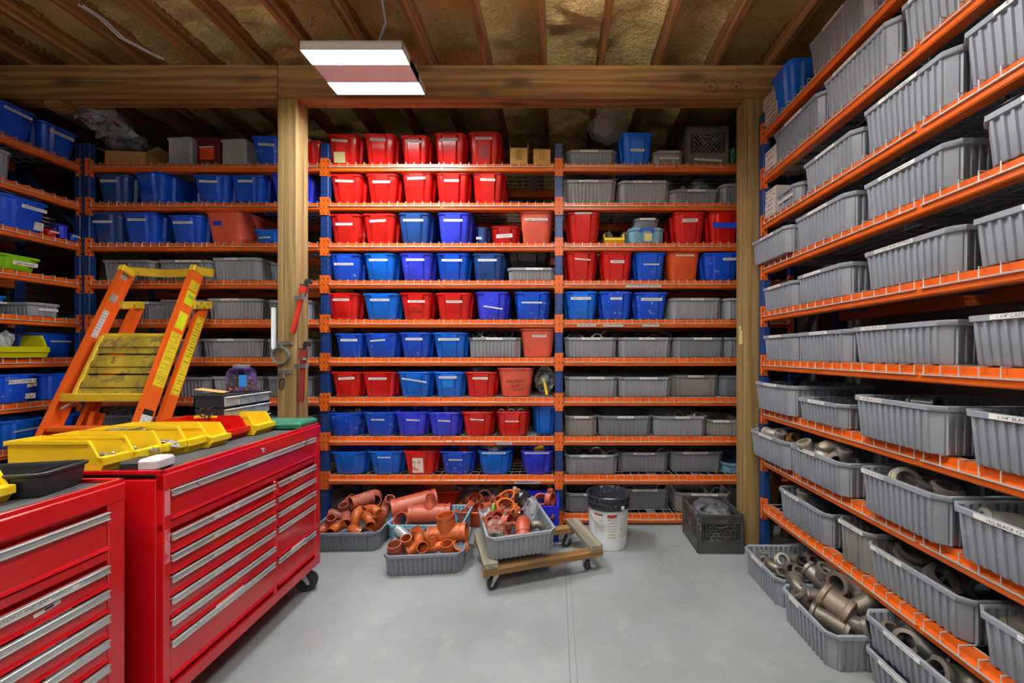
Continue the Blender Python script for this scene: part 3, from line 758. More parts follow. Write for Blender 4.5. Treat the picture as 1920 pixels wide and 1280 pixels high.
r5 = row(MID, 5, a, y2, [(62, 330, 396, 'R', 'plain red tote', dict(lab=(0, .74, .46, 0))), (342, 632, 398, 'A', 'azure tote', dict(lab=(0, .74, .5, 0))), (624, 882, 392, 'R', 'red tote with black handwriting', dict(lab=(.03, .66, .5, 0))),
 (892, 1176, 394, 'RW', 'red tote with blue tape tab', dict(lab=(.04, .66, .42, 0))), (1196, 1452, 386, 'V', 'violet tote with crooked label', dict(lab=(.05, .42, .56, 9, .012))), (1492, 1764, 386, 'BW', 'blue tote beside the bay upright', dict(lab=(0, .6, .56, 0, .013)))])
row(MID, 6, a, y2, [(132, 358, 700, 'B', 'blue tote', dict(lab=(.05, .72, .56, 0))), (352, 618, 698, 'BW', 'pale scuffed blue tote', dict(lab=(-.05, .7, .42, -4, .012))), (618, 872, 692, 'BW', 'scuffed blue tote', dict(lab=(0, .73, .5, 0))),
 (870, 1140, 692, 'A', 'azure tote', dict(lab=(0, .72, .58, 0))), (1146, 1546, 730, 'G', 'gray bin heaped with black rings', dict(kind='bin', lab=(.0, .3))), (1528, 1812, 660, 'C', 'coral rounded tub', dict(panel=False, lab=(.05, .73, .38, 0)))])
r7 = row(MID, 7, a, y3, [(104, 345, 148, 'RW', 'red tote with peeled paint', dict(lab=(.05, .74, .5, -3))), (335, 608, 148, 'R', 'red tote', dict(lab=(0, .73, .5, 0))), (605, 872, 148, 'A', 'blue tote with crooked label', dict(lab=(.02, .66, .7, 9, .012))),
 (878, 1118, 148, 'A', 'blue tote with teal panel', dict(lab=(0, .78, .56, 0))), (1116, 1368, 148, 'RW', 'red tote holding scrap', dict(lab=(0, .74, .46, 0))), (1360, 1644, 118, 'C', 'coral rounded tub lettered HAZMAT SUIT', dict(panel=False, lab=(0, .94, .28, 0)))])
r8 = row(MID, 8, a, y3, [(76, 342, 454, 'BW', 'unlabelled scuffed blue tote of fittings', dict(lab=None)), (346, 598, 450, 'BW', 'scuffed blue tote', dict(lab=(.0, .68, .4, 0, .011))), (590, 842, 448, 'V', 'violet tote twisted sideways', dict(rz=3.5, lab=(.08, .66, .4, 3, .011))),
 (834, 1092, 452, 'V', 'violet tote', dict(lab=(.03, .64, .36, 3, .011))), (1092, 1340, 448, 'RW', 'faded red tote', dict(lab=(0, .68, .42, 3, .011))), (1352, 1606, 446, 'R', 'red tote of white pipe ends', dict(lab=(0, .6, .4, 0, .011))), (1630, 1826, 410, 'A', 'unlabelled blue tote set back', dict(yoff=.08, lab=None))])
r9 = row(MID, 9, a, y3, [(104, 380, 748, 'A', 'unlabelled blue tote', dict(lab=None)), (386, 652, 744, 'A', 'blue tote', dict(lab=(0, .74, .36, 0, .011))), (648, 912, 742, 'R', 'red tote with white peeling paper', dict(lab=None)),
 (924, 1186, 746, 'BW', 'badly scuffed pale blue tote', dict(lab=(0, .64, .4, 0, .011), rz=-2)), (1214, 1474, 744, 'A', 'blue tote of odds and ends', dict(lab=(0, .93, .68, 0, .013))), (1542, 1792, 744, 'V', 'violet blue tote', dict(lab=(0, .93, .74, 0, .011)))])
# dark tote behind the gray bin on the fourth shelf
tote('dark smoked tote stacked behind the gray bin, fourth shelf of middle bay', .40, .3, .16, mat('smoked plastic', (52, 44, 46), .25), (PX(990, 3.5), 3.56, DK[3]+.135), 0, None)
# notes, tape, handwriting
note_on(r1[0], 0, -.02, .055, .09, .085, NOTE, y=-.208); note_on(r1[4], 0, 0, .10, .075, .10, mat('scraped red', (150, 40, 44), .5), y=-.2195)
def write(t, txts, m=INK, y=-.217, shear=.15):
    for s, sz, x, z in txts:
        yy, sl = front_y(t, x, z); lettering(t, s, sz, (x, yy, z), (PI/2+sl, 0, 0), m=m, shear=shear, name='handwriting')
write(r5[2], [('NA /', .028, .0, .085), ('CLAMPS', .026, .0, .058)], y=-.2085)
note_on(r5[3], 0, -.065, .145, .012, .03, BTAPE, y=-.222, name='tape')
write(r7[5], [('HAZMAT', .038, .0, .125), ('SUIT', .034, .0, .083)], y=-.211)
note_on(r7[5], 0, .02, .058, .085, .003, INK, -4, 'underline')
o = note_on(r9[2], 0, -.01, .075, .088, .125, PEEL, y=-.2075, name='peeling_paper')
note_on(r7[3], 0, 0, .1, .075, .05, mat('teal patch', (20, 120, 196), .4), y=-.2165, name='patch')
tape = lambda t, x, z, w, h, m, y, tilt=0.: note_on(t, 0, x, z, w, h, m, tilt, 'tape', y)
# small tan cartons on the top shelf
for i, (u0, u1, v, op) in enumerate([(1466, 1594, 188, 1), (1640, 1768, 196, 0)]):
    Y = 3.25; W = (u1-u0)/4*Y/FL; h = PZ(y1(v), Y)-DK[0]
    t = thing('carton', f"small tan carton {'with open flaps ' if op else 'with taped lid '}on top shelf of middle bay", 'box', (PX(a((u0+u1)/2), Y), Y+W/2, DK[0]), 0, 'tan cartons')
    b = MB(); th = .003
    for s in (-1, 1): b.box((s*(W/2-th/2), 0, h/2), (th, W, h)); b.box((0, s*(W/2-th/2), h/2), (W-2*th, th, h))
    b.box((0, 0, th/2), (W-.01, W-.01, th))
    if not op: b.box((0, 0, h-.002), (W, W, th))
    link('body', b, TAN, t)
    if op:
        for s in (-1, 1):
            f = MB(); f.box((0, 0, .022), (.002, W*.96, .045)); link('flap', f, TAN, t, (s*W/2, 0, h), (0, R(s*8), 0))
        f = MB(); f.box((0, 0, .018), (W*.9, .002, .036)); link('flap', f, TAN, t, (0, W/2, h), (R(-12), 0, 0))
    f = MB(); f.box((0, 0, 0), (W*.36, .001, h*.62)); link('tape', f, mat('carton tape', (186, 138, 56), .3), t, (0, -W/2-.0008, h*.62))
# white and black odds seen through the empty end of the second shelf
b = MB(); b.rbox((0, 0, .1), (.2, .02, .2), .004); tag(link('white_panel', b, mat('white panel', (200, 200, 204), .5), None, (PX(970, 3.7), 3.72, DK[1])), 'pale panel standing at the back of the second shelf, middle bay', 'panel')
for i, px in enumerate((983, 1020)):
    me = crumple((.065, .06, .075), 3+i, 2, .3); tag(link('black_bag', me, BAGB, None, (PX(px, 3.62), 3.62, DK[1])), f'black bag {"beside the pale panel" if i == 0 else "nearest the upright"} at the back of second shelf, middle bay', 'bag', 'black bags on the second shelf')

c = lambda u: 1030+u/4.683; w1 = lambda v: 210+v/4.683; w2 = lambda v: 450+v/4.683
c3 = lambda u: 1030+u/3.368; w3 = lambda v: 680+v/3.368
row(RGT, 1, c, w1, [(145, 596, 330, 'GD', 'low dark gray bin', G), (630, 924, 176, 'A', 'tall bright blue tote', dict(lab=(0, .44, .42, 0), rz=2)), (918, 1190, 336, 'OL', 'small gray bin with plastic bag', dict(kind='bin', end=True, lab=(-.0, .62, .42), lm=None))])
row(RGT, 2, c, w1, [(118, 594, 594, 'G', 'gray bin', G), (610, 1070, 600, 'G', 'gray bin with long label', G), (1062, 1514, 678, 'GD', 'low gray bin of bagged parts', G), (1512, 1740, 628, 'GD', 'gray bin behind right post', dict(kind='bin', lab=None))])
r3r = row(RGT, 3, c, w1, [(146, 450, 876, 'R', 'bright red tote', dict(lab=(0, .95, .48, 0, .013))), (700, 1018, 1014, 'T', 'light blue bin under gray bin', dict(skip=1, kind='bin', end=True, lab=(0, .4), lm=BTAPE)), (1085, 1388, 874, 'R', 'red tote marked 2-5/8 OD', dict(lab=(.0, .72, .45, -2, .028), lm=WHITE, text='2-5/8 OD')), (1402, 1690, 870, 'R', 'red tote with blue tape', dict(lab=None))])
hh = PZ(w1(1000), 3.22)-DK[2]
hopper('yellow hopper bin of bagged parts on third shelf of bucket-side bay', .155, .26, .085, YEL, (PX(c(572), 3.23), 3.36, DK[2]), 0, True)
t = r3r[1]; zt = PZ(w1(1012), 3.215)
gbin('gray bin stacked on the light blue bin, third shelf of bucket-side bay', .205, .5, .085, (PX(c(862), 3.23), 3.215+.27, DK[2]+PZ(w1(1014), YR)-DK[2]+.001), 0, GRAYD, (.02, .6), end=True)
note_on(t, 0, .01, .045, .06, .062, NOTE, y=-.2565); tape(t, -.05, .09, .03, .02, BTAPE, -.2725); tape(t, .05, .09, .03, .02, BTAPE, -.2725)
tape(r3r[3], .03, .14, .26, .045, BTAPE, -.2215, 1.)
row(RGT, 4, c, w2, [(130, 430, 98, 'R', 'red tote with crooked label', dict(lab=(.04, .72, .46, 4, .012), rz=1)), (448, 738, 98, 'R', 'red tote', dict(lab=(.02, .64, .42, 0, .022))), (748, 1034, 104, 'B', 'blue tote with orange smear', dict(lab=(.02, .56, .48, 0, .012))),
 (1030, 1352, 68, 'O', 'orange rounded tub', dict(panel=False, lab=(.02, .78, .5, 0, .014))), (1352, 1700, 108, 'BW', 'scuffed blue tote behind post', dict(lab=(.2, .76, .4, 0, .02)))])
row(RGT, 5, c, w2, [(126, 430, 448, 'A', 'clean azure tote', dict(lab=(0, .74, .58, 0, .022))), (436, 738, 450, 'BW', 'scuffed blue tote', dict(lab=(0, .74, .34, 0))), (745, 1054, 456, 'BW', 'badly scuffed blue tote', dict(lab=(0, .73, .6, 0, .023))), (1064, 1534, 508, 'G', 'gray bin', dict(kind='bin', lab=(0, .25))), (1545, 1800, 508, 'G', 'gray bin behind post', dict(kind='bin', lab=None))])
row(RGT, 6, c, w2, [(130, 602, 854, 'G', 'gray bin heaped with steel clamps', dict(kind='bin', lab=(.0, .34))), (608, 1088, 854, 'G', 'gray bin heaped with dark clamps', dict(kind='bin', lab=(.02, .3))), (1094, 1560, 854, 'GD', 'gray bin of wire clamps', dict(kind='bin', lab=(.05, .34))), (1550, 1800, 854, 'GD', 'gray bin behind post', dict(kind='bin', lab=None))])
row(RGT, 7, c3, w3, [(94, 440, 88, 'G', 'gray bin', dict(kind='bin', lab=(.08, .3))), (438, 782, 90, 'G', 'gray bin', dict(kind='bin', lab=(.05, .32))), (768, 1084, 78, 'OL', 'smooth dark gray bin', dict(kind='bin', end=True, yoff=.07, lab=(.0, .3))), (1085, 1330, 80, 'GD', 'gray bin behind post', dict(kind='bin', yoff=.06, lab=None))])
row(RGT, 8, c3, w3, [(98, 306, 336, 'OL', 'narrow olive gray bin', dict(kind='bin', end=True, lab=(0, .44))), (308, 656, 336, 'GD', 'gray bin', dict(kind='bin', lab=(.0, .3))), (660, 1008, 338, 'G', 'gray bin heaped with clamps', dict(kind='bin', lab=(.02, .25))), (1000, 1215, 326, 'OL', 'olive bin turned askew', dict(kind='bin', end=True, rz=-9, lab=(-.1, .44), H=.13, D=.46))])
row(RGT, 9, c3, w3, [(98, 440, 582, 'G', 'gray bin at shelf front', dict(kind='bin', lab=(.02, .48), text='7 1/2 FINGER-CLAMPS')), (432, 764, 566, 'GD', 'dark gray bin pushed back', dict(kind='bin', yoff=.06, lab=(0, .4), text='6 FINGER-CLAMPS', D=.5)), (772, 1110, 562, 'GD', 'dark gray bin with white scratches', dict(kind='bin', yoff=.06, lab=(-.05, .46), text='5 1/2 FINGER-CLAMPS', D=.5)), (1108, 1330, 592, 'T', 'light blue bin behind post', dict(kind='bin', yoff=.02, lab=None, H=.085))])
row(RGT, 10, c3, w3, [(98, 440, 826, 'GD', 'gray bin behind the bucket', dict(kind='bin', lab=(.0, .3), yoff=.01)), (440, 770, 798, 'GD', 'gray bin', dict(kind='bin', lab=(0, .48), text='4 FINGER-CLAMPS', yoff=.09, D=.48)), (800, 1158, 826, 'OL', 'gray bin behind the black crate', dict(kind='bin', lab=(.0, .46), text='5 FINGER CLAMPS', rz=-3, D=.5)), (1166, 1400, 800, 'GD', 'gray bin behind post', dict(kind='bin', lab=None, yoff=.12, D=.4))])

d = lambda u: 150+u/4.085; v1 = lambda v: 230+v/4.085; e = lambda u: 60+u/3.657; v2 = lambda v: 480+v/3.657
# left bay
row(LFT, 1, d, v1, [(1290, 1560, 98, 'BW', 'scuffed blue tote', dict(skip=4, lab=(0, .68, .46, 3))), (1640, 1842, 130, 'R', 'red tote beside post', dict(lab=(.0, .96, .3, 0)))])
def gbox(u0, u1, v, desc, m):
    Y = 3.26; W = (u1-u0)/4.085*Y/FL; h = PZ(v1(v), Y)-DK[0]
    t = thing('speckled_box', desc, 'box', (PX(d((u0+u1)/2), Y), Y+.14, DK[0]), R(-3), 'small boxes on the top shelf')
    b = MB(); b.rbox((0, 0, h/2), (W, .28, h), .012); link('body', b, m, t); b = MB(); b.rbox((0, 0, h-.005), (W+.01, .29, .022), .005); link('lid', b, m, t); return t, W, h
SPK = mat('speckled gray plastic', (168, 174, 178), .45, scuff=1., sc=(30, 30, 34), thr=.61, sscale=30)
gbox(672, 862, 116, 'speckled pale gray box left of the smoky red box, top shelf', SPK)
t, W, h = gbox(888, 1072, 116, 'smoky red box with orange contents, top shelf behind the ladder', mat('smoky red plastic', (92, 32, 36), .2)); b = MB(); b.rbox((0, 0, 0), (W*.62, .004, h*.4), .004); link('contents', b, mat('hot orange', (232, 80, 30), .5, var=.3), t, (0, -.142, h*.42)); b = MB(); b.box((0, 0, 0), (W*.62, .003, .012)); link('label', b, WHITE, t, (0, -.1455, h*.66))
gbox(1084, 1278, 130, 'speckled pale gray box right of the smoky red box, top shelf', SPK)
row(LFT, 2, d, v1, [(95, 350, 388, 'N', 'dark navy tote', dict(lab=(-.02, .74, .5, 0))), (362, 640, 372, 'B', 'big unlabelled blue tote turned askew', dict(lab=None, rz=-9, D=.52)), (842, 1130, 394, 'B', 'blue tote catching the light', dict(lab=(-.02, .74, .48, 2))), (1132, 1398, 396, 'B', 'blue tote', dict(lab=(0, .76, .42, 0))), (1438, 1740, 384, 'VN' if False else 'V', 'violet tote behind post', dict(lab=None))])
r = row(LFT, 3, d, v1, [(28, 308, 682, 'N', 'navy tote', dict(lab=(0, .68, .54, 0))), (292, 576, 680, 'B', 'blue tote', dict(lab=(0, .74, .5, 0))), (652, 920, 704, 'B', 'smaller blue tote', dict(lab=(0, .72, .56, 0, .02))), (910, 1238, 664, 'C', 'big coral rounded tub with blue tape', dict(panel=False, lab=None, rz=-6, D=.5)), (1304, 1560, 815, 'A', 'small low blue tub', dict(lab=(-.1, .4, .34, -2, .012), D=.3))])
tape(r[3], -.05, .165, .075, .035, BTAPE, -.245, 0)
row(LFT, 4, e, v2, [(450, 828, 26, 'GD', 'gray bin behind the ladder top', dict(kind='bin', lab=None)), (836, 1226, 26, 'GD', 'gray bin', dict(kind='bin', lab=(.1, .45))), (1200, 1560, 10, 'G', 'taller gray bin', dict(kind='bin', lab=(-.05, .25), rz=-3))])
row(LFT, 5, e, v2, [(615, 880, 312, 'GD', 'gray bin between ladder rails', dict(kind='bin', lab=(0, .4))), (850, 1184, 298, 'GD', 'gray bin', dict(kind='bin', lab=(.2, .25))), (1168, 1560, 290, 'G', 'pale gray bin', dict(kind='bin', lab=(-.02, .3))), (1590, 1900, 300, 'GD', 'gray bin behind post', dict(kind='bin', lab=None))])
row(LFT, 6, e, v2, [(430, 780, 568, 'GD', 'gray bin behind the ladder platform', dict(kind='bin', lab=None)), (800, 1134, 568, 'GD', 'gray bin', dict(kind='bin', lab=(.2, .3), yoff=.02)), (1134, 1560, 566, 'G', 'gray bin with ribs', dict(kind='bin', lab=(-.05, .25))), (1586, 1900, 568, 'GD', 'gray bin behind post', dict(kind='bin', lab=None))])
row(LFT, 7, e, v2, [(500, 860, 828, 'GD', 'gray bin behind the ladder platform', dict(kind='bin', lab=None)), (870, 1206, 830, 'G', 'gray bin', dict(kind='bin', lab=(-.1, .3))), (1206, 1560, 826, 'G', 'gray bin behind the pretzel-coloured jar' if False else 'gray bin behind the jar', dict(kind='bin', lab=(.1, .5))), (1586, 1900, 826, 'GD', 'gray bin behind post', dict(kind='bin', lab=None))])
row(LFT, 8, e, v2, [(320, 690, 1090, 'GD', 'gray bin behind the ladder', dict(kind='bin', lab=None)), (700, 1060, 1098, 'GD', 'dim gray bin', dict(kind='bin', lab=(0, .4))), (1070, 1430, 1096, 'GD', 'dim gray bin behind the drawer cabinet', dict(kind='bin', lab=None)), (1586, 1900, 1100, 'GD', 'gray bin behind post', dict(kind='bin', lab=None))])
# cardboard box and hanging sheet of plastic
Y = 3.28; t = thing('cardboard_box', 'open cardboard box on top shelf under the hanging plastic sheet', 'box', (PX(d(340), Y), Y+.14, DK[0]), R(4))
W, h = 290/4.085*Y/FL, .13; b = MB()
for s in (-1, 1): b.box((s*W/2, 0, h/2), (.004, .28, h)); b.box((0, s*.14, h/2), (W, .004, h))
b.box((0, 0, .003), (W, .28, .004)); link('body', b, CARD, t)
for s, an in ((-1, -72), (1, 60)): f = MB(); f.box((0, 0, .05), (.003, .27, .10)); link('flap', f, CARD, t, (s*W/2, 0, h), (0, R(an), 0))
b = MB(); p0, p1 = P(168, 203, 3.1), P(252, 282, 3.42); vs = []
for i in range(13):
    q = p0.lerp(p1, i/12); wv = .115+.02*math.sin(i)
    for j in range(5):
        s = (j-2)/2; vs.append((q.x+s*wv, q.y+.02*math.sin(i*1.3+j*2.1)+.05*s, q.z+.018*math.sin(i*2.3+j*1.7)+.035*s))
fs = [(i*5+j, i*5+j+1, (i+1)*5+j+1, (i+1)*5+j) for i in range(12) for j in range(4)]
b.add(vs, fs); o = link('plastic_sheet', b, FILM); tag(o, 'clear plastic sheet hanging from the header beam into the cardboard box', 'plastic sheet')
so = o.modifiers.new('thickness', 'SOLIDIFY'); so.thickness = .0015
# extras on the bucket-side bay
me = crumple((.19, .12, .165), 9, 2, .2); tag(link('plastic_bag', me, FILMP, None, (PX(1140, 3.55), 3.58, PZ(276, 3.6))), 'milky plastic bag stuffed behind the tall blue tote, top shelf', 'bag')
for nm, px, py, Y, sz, sd, m, lb in [('plastic_bag', c(1110), 0, 3.4, (.06, .08, .06), 4, FILM, 'clear plastic bag poking out of small gray bin on top shelf'),
     ('plastic_bag', c(1300), 0, 3.4, (.09, .1, .085), 8, FILM, 'peaked clear plastic bag on low gray bin, second shelf of bucket-side bay'), ('plastic_bag', c(1160), 0, 3.42, (.06, .08, .06), 15, FILMP, 'milky plastic bag on low gray bin, second shelf of bucket-side bay'),
     ('teal_bag', c(1605), 0, 3.3, (.04, .06, .085), 6, mat('teal wrap', (20, 130, 110), .3, scuff=.6, sc=(200, 205, 205), thr=.5), 'teal and white wrapped bundle beside brown crate on top shelf')]:
    z = {6: DK[0], 4: DK[0]+.06, 8: DK[1]+.075, 15: DK[1]+.075}[sd]
    tag(link(nm, crumple(sz, sd, 2, .5), m, None, (PX(px, Y), Y, z)), lb, 'bag')
for i, u in enumerate((520, 655)):
    tag(link('plastic_bag', crumple((.035, .05, .05), 20+i, 2, .5), FILM, None, (PX(c(u), 3.36), 3.36, DK[2]+.03)), f'clear bag of parts in the yellow hopper bin, {"nearer the red tote" if i == 0 else "nearer the stacked gray bin"}', 'bag')
# middle bay bag and gear
tag(link('plastic_bag', crumple((.085, .1, .12), 31, 3, .35), FILM, None, (PX(a(1725), 3.36), 3.38, DK[6])), 'clear plastic bag of gear beside the coral HAZMAT tub', 'bag')
b = MB(); b.tube([(0, 0, .0), (-.01, .02, .06), (-.03, .05, .13)], .012, 8); o = link('yellow_strap', b, mat('yellow strap', (200, 180, 20), .5), None, (PX(a(1742), 3.23), 3.235, DK[6]+.012)); tag(o, 'yellow strap end hanging out of the clear bag of gear', 'strap')
tag(link('plastic_bag', crumple((.10, .12, .035), 33, 2, .6), FILM, None, (PX(a(1245), 3.4), 3.42, DK[6]+.17)), 'clear crumpled film on top of the scrap in a red tote, seventh shelf', 'bag')
for i, u in enumerate((1404, 1476, 1548)):
    fit('red8', 'pipe', 'groove', .03, mat('white pipe', (206, 206, 202), .4), Vector((PX(a(u), 3.32), 3.34, DK[7]+.165)), C_+U_*.4, R_, 'white pipe end', .11)
for i in range(7): fit('blue8', rnd.choice(['pipe', 'elbow']), 'bead', .018, DSTEEL if i % 2 else CASTL, Vector((PX(a(120+i*34), 3.34), 3.30+.05*(i % 3), DK[7]+.18+.01*(i % 2))), Vector((rnd.uniform(-1, 1), -1, rnd.uniform(0, 1))), Vector((1, .3, rnd.uniform(-1, 1))), 'small metal fitting')
for i, (u, s) in enumerate([(1000, 1), (1090, 1), (1130, 1)]): pass
b = MB(); b.rbox((0, 0, 0), (.09, .05, .05), .01); tag(link('yellow_box', b, YEL, None, (PX(a(1680), 3.33), 3.36, DK[8]+.17), (R(20), R(-18), R(12))), 'yellow box end sticking out of the violet tote on the ninth shelf', 'box')
b = MB(); b.rbox((0, 0, 0), (.09, .05, .03), .008); tag(link('red_packet', b, REDW, None, (PX(a(1110), 3.35), 3.37, DK[8]+.175), (R(12), R(20), R(-22))), 'red packet lying in the scuffed pale blue tote on the ninth shelf', 'packet')
tag(link('plastic_bag', crumple((.10, .13, .03), 41, 2, .5), FILM, None, (PX(a(1345), 3.4), 3.42, DK[8]+.16)), 'crumpled clear bag in the blue tote of odds and ends, ninth shelf', 'bag')
# contents of the gray bins in the bucket-side bay
def heap(pile, r, x0, x1, n, rr, mats, desc, dz=.0, kinds=('clamp', 'pipe'), yb=3.30):
    for i in range(n):
        px = x0+(x1-x0)*(i+.5)/n
        fit(pile, kinds[i % len(kinds)], 'bead', rr*(1+.25*math.sin(i*2.4)), mats[i % len(mats)], Vector((PX(px, yb+.08), yb+.05*(i % 2)+.03, DK[r-1]+dz)), Vector((.5*math.sin(i*3.1), -.7, .5+.4*math.cos(i*1.3))), Vector((1, .2*math.sin(i), .3*math.cos(i*2))), desc)
heap('g6a', 6, c(170), c(560), 4, .042, [STEEL, DSTEEL], 'steel clamp', .155, ('clamp',))
heap('g6b', 6, c(660), c(1050), 4, .038, [DSTEEL], 'dark clamp', .150, ('clamp',))
heap('g6c', 6, c(1140), c(1500), 4, .036, [DSTEEL, STEEL], 'wire clamp', .150, ('clamp',))
heap('m6', 6, a(1190), a(1500), 5, .030, [DSTEEL, BLACKP], 'black ring', .165, ('pipe',))
heap('g8', 8, c3(720), c3(960), 4, .032, [CASTL, STEEL], 'pale clamp', .125, ('clamp', 'pipe'))
heap('g9a', 9, c3(180), c3(420), 3, .034, [DSTEEL, CASTL], 'finger clamp', .135, ('clamp',))
heap('g9b', 9, c3(480), c3(740), 4, .03, [DSTEEL, STEEL], 'finger clamp', .115, ('clamp',), 3.36)
heap('g9c', 9, c3(800), c3(1060), 3, .03, [DSTEEL], 'finger clamp', .110, ('clamp',), 3.36)
heap('g10b', 10, c3(470), c3(740), 4, .032, [DSTEEL, STEEL], 'finger clamp', .115, ('clamp',), 3.38)
heap('g10c', 10, c3(880), c3(1080), 4, .032, [DSTEEL, GALV], 'finger clamp', .09, ('clamp',), 3.36)
# shelf-edge tape labels on the beams
for r, px0, px1, py, lb in [(4, c(672), c(984), w2(385), 'wide white label strip on the beam under the orange rounded tub'), (5, c(245), c(410), w2(735), 'white label strip on the beam under the clean azure tote'),
    (5, c(474), c(650), w2(732), 'white label strip on the beam under the scuffed blue totes, next to azure tote strip'), (5, c(818), c(964), w2(727), 'torn white label strip on the beam under the badly scuffed blue tote'),
    (8, a(1364), a(1482), y3(672), 'white label strip on the beam under the red tote of white pipe ends'), (9, a(1498), a(1692), y3(975), 'long white label strip on the lowest beam above the blue crate')]:
    b = MB(); b.box((0, 0, 0), ((px1-px0)*3.195/FL, .0014, .019)); o = link('shelf_label', b, LABEL, None, (PX((px0+px1)/2, 3.195), 3.1965, ZBK[r-1]+.018))
    tag(o, lb, 'label', 'shelf-edge labels')
# milk crates
def crate(label, W, D, H, m, loc, rz, style, name='milk_crate'):
    t = thing(name, label, 'crate', loc, rz, 'milk crates'); b = MB(); th = .008
    def wall(M, w):
        b.box((0, 0, .045 if style != 'blue' else .04), (w, .010, .09 if style != 'blue' else .08), M)
        b.box((0, 0, H-.028), (w, .008, .056), M)
        for z in (H-.004, H-.02, H-.036, H-.052): b.box((0, 0, z), (w+.006, .018, .005), M)
        for z in (.004, .088): b.box((0, 0, z), (w+.004, .016, .006), M)
        for s in (-1, 1):
            b.box((s*(w/2-.01), 0, H/2), (.02, .014, H), M); b.box((s*(w/2-.05), 0, H/2), (.006, .012, H*.98), M); b.box((s*(w/2-.03), 0, H/2), (.004, .015, H*.98), M)
        z0, z1 = .088, H-.054; w0 = w/2-.05
        if style == 'hex':
            sx = .034; sy = .022
            for j in range(int((z1-z0)/sy)+1):
                z = z0+j*sy
                for i in range(-int(w0/sx)-1, int(w0/sx)+2):
                    x = i*sx+(sx/2 if j % 2 else 0)
                    if abs(x) > w0-.004: continue
                    q = [(x-sx*.5, z), (x-sx*.25, z+sy*.5), (x+sx*.25, z+sy*.5), (x+sx*.5, z)]
                    for k in range(3):
                        if z+sy*.5 <= z1+.012:
                            p0 = M @ Vector((q[k][0], 0, q[k][1])); p1 = M @ Vector((q[k+1][0], 0, q[k+1][1])); b.bar(p0, p1, .0040, .010)
        else:
            n = 7; wz = z1-z0
            for i in range(-n, n+1):
                for sg in (1, -1):
                    x0, x1 = i*w0*2/n, i*w0*2/n+sg*wz*.9; za, zb = z0, z1
                    if x1 > w0: zb = z0+(w0-x0)/(x1-x0)*wz; x1 = w0
                    if x1 < -w0: zb = z0+(-w0-x0)/(x1-x0)*wz; x1 = -w0
                    if abs(x0) > w0 or zb <= za+.005: continue
                    b.bar(M @ Vector((x0, 0, za)), M @ Vector((x1, 0, zb)), .006, .008)
        hb = MB()
    for an, off, w in ((0, -D/2, W), (PI, D/2, W), (PI/2, W/2, D), (-PI/2, -W/2, D)):
        M = Matrix.Rotation(an, 4, 'Z') @ Matrix.Translation((0, -abs(off), 0)); wall(M, w)
    b.box((0, 0, .01), (W-.01, D-.01, .006)); link('body', b, m, t)
    h = MB(); pts = [(.055*math.cos(R(k)), 0, H-.058-.03*math.sin(R(k))) for k in range(0, 181, 20)]; h.tube(pts, .005, 6); h.rbox((0, .002, H-.05), (.10, .012, .03), .006); link('handle', h, m, t, (0, -D/2-.006, 0))
    return t
t = crate('brown gray milk crate with white label on the top shelf', 352/4.683*3.24/FL, .33, PZ(w1(128), 3.24)-DK[0], BROWNC, (PX(c(1390), 3.24), 3.24+.165, DK[0]), 0, 'diag')
b = MB(); b.box((0, 0, 0), (.225, .0016, .018)); link('label', b, LABEL, t, (0, -.181, .03), (0, R(3), 0))
tag(link('plastic_bag', crumple((.12, .1, .05), 51, 2, .4), FILMP, None, (PX(c(1400), 3.4), 3.42, DK[0]+.26)), 'film bag bulging from the top of the brown gray crate', 'bag')
# ================================================================== side rack (gray bins)
def rbin(desc, lev, xf, xn, pyr, X=1.452, D=.55, kind='bin', col='G', lab=(0, .34), H=None, text=None, end=False, **kw):
    # far and near front rim corners in the picture; X is the plane of the rim
    Yf, Yn = X*FL/(xf-CX), (X*FL/(xn-CX) if xn > 100 else xn)
    z = DKR[lev-1] if lev <= 9 else kw.pop('z', 0.)
    h = H or PZ(pyr, Yf)-z
    W = Yf-Yn; D = min(D, RX+DEP-.02-X)
    key = ('s', lev); n = CNT[key] = CNT.get(key, 0)+1
    lb = f"{desc}, {ORD[n]} from post on {ROWN[lev]} side-rack shelf" if lev < 10 else desc
    loc = (X+D/2, (Yf+Yn)/2, z)
    if kind == 'tote': return tote(lb, W, D, h, COLS[col], loc, -PI/2, lab, **kw)
    return gbin(lb, W, D, h, loc, -PI/2, COLS[col], lab, text, end=end, group='gray bins on the side rack', **kw)
def carton(label, W, D, H, loc, rz, m=CARDW):
    t = thing('carton', label, 'box', loc, rz, 'white cartons'); b = MB(); b.rbox((0, 0, H/2), (W, D, H), .002); link('body', b, m, t)
    b = MB(); b.box((0, 0, 0), (.03, D*.9, .0012)); link('tape', b, mat('clear tape', (190, 180, 165), .25), t, (0, 0, H+.0008)); return t
for lev, ys, hs, D in ((1, [2.60], [.105, .105], .3), (2, [2.62], [.13], .3), (3, [2.63], [.095, .095], .26)):
    for y in ys:
        z = DKR[lev-1]
        for i, h in enumerate(hs):
            CNT[('s', lev)] = 1
            carton(f"white printed carton, {['lower one', 'upper one'][i] if len(hs) > 1 else 'single one'} at post end on {ROWN[lev]} shelf of side rack", .185, D, h-.001, (RX+.012+D/2+.004*i, y+.095, z), -PI/2+R(1.5*(i-.3))); z += h
rbin('tall blue tote', 1, 1441, 1481, 88, kind='tote', col='A', lab=None, D=.42, H=.26)
rbin('gray bin', 1, 1509, 1627, 100, H=.19)
rbin('dark gray bin', 2, 1444.7, 1537, 250, col='GD', H=.19); rbin('gray bin', 2, 1536, 1672, 165, H=.2, lab=(-.1, .34)); rbin('gray bin lettered ELECTRICAL', 2, 1675, 1.22, 60, H=.19, text='ELECTRICAL', lab=(-.1, .5))
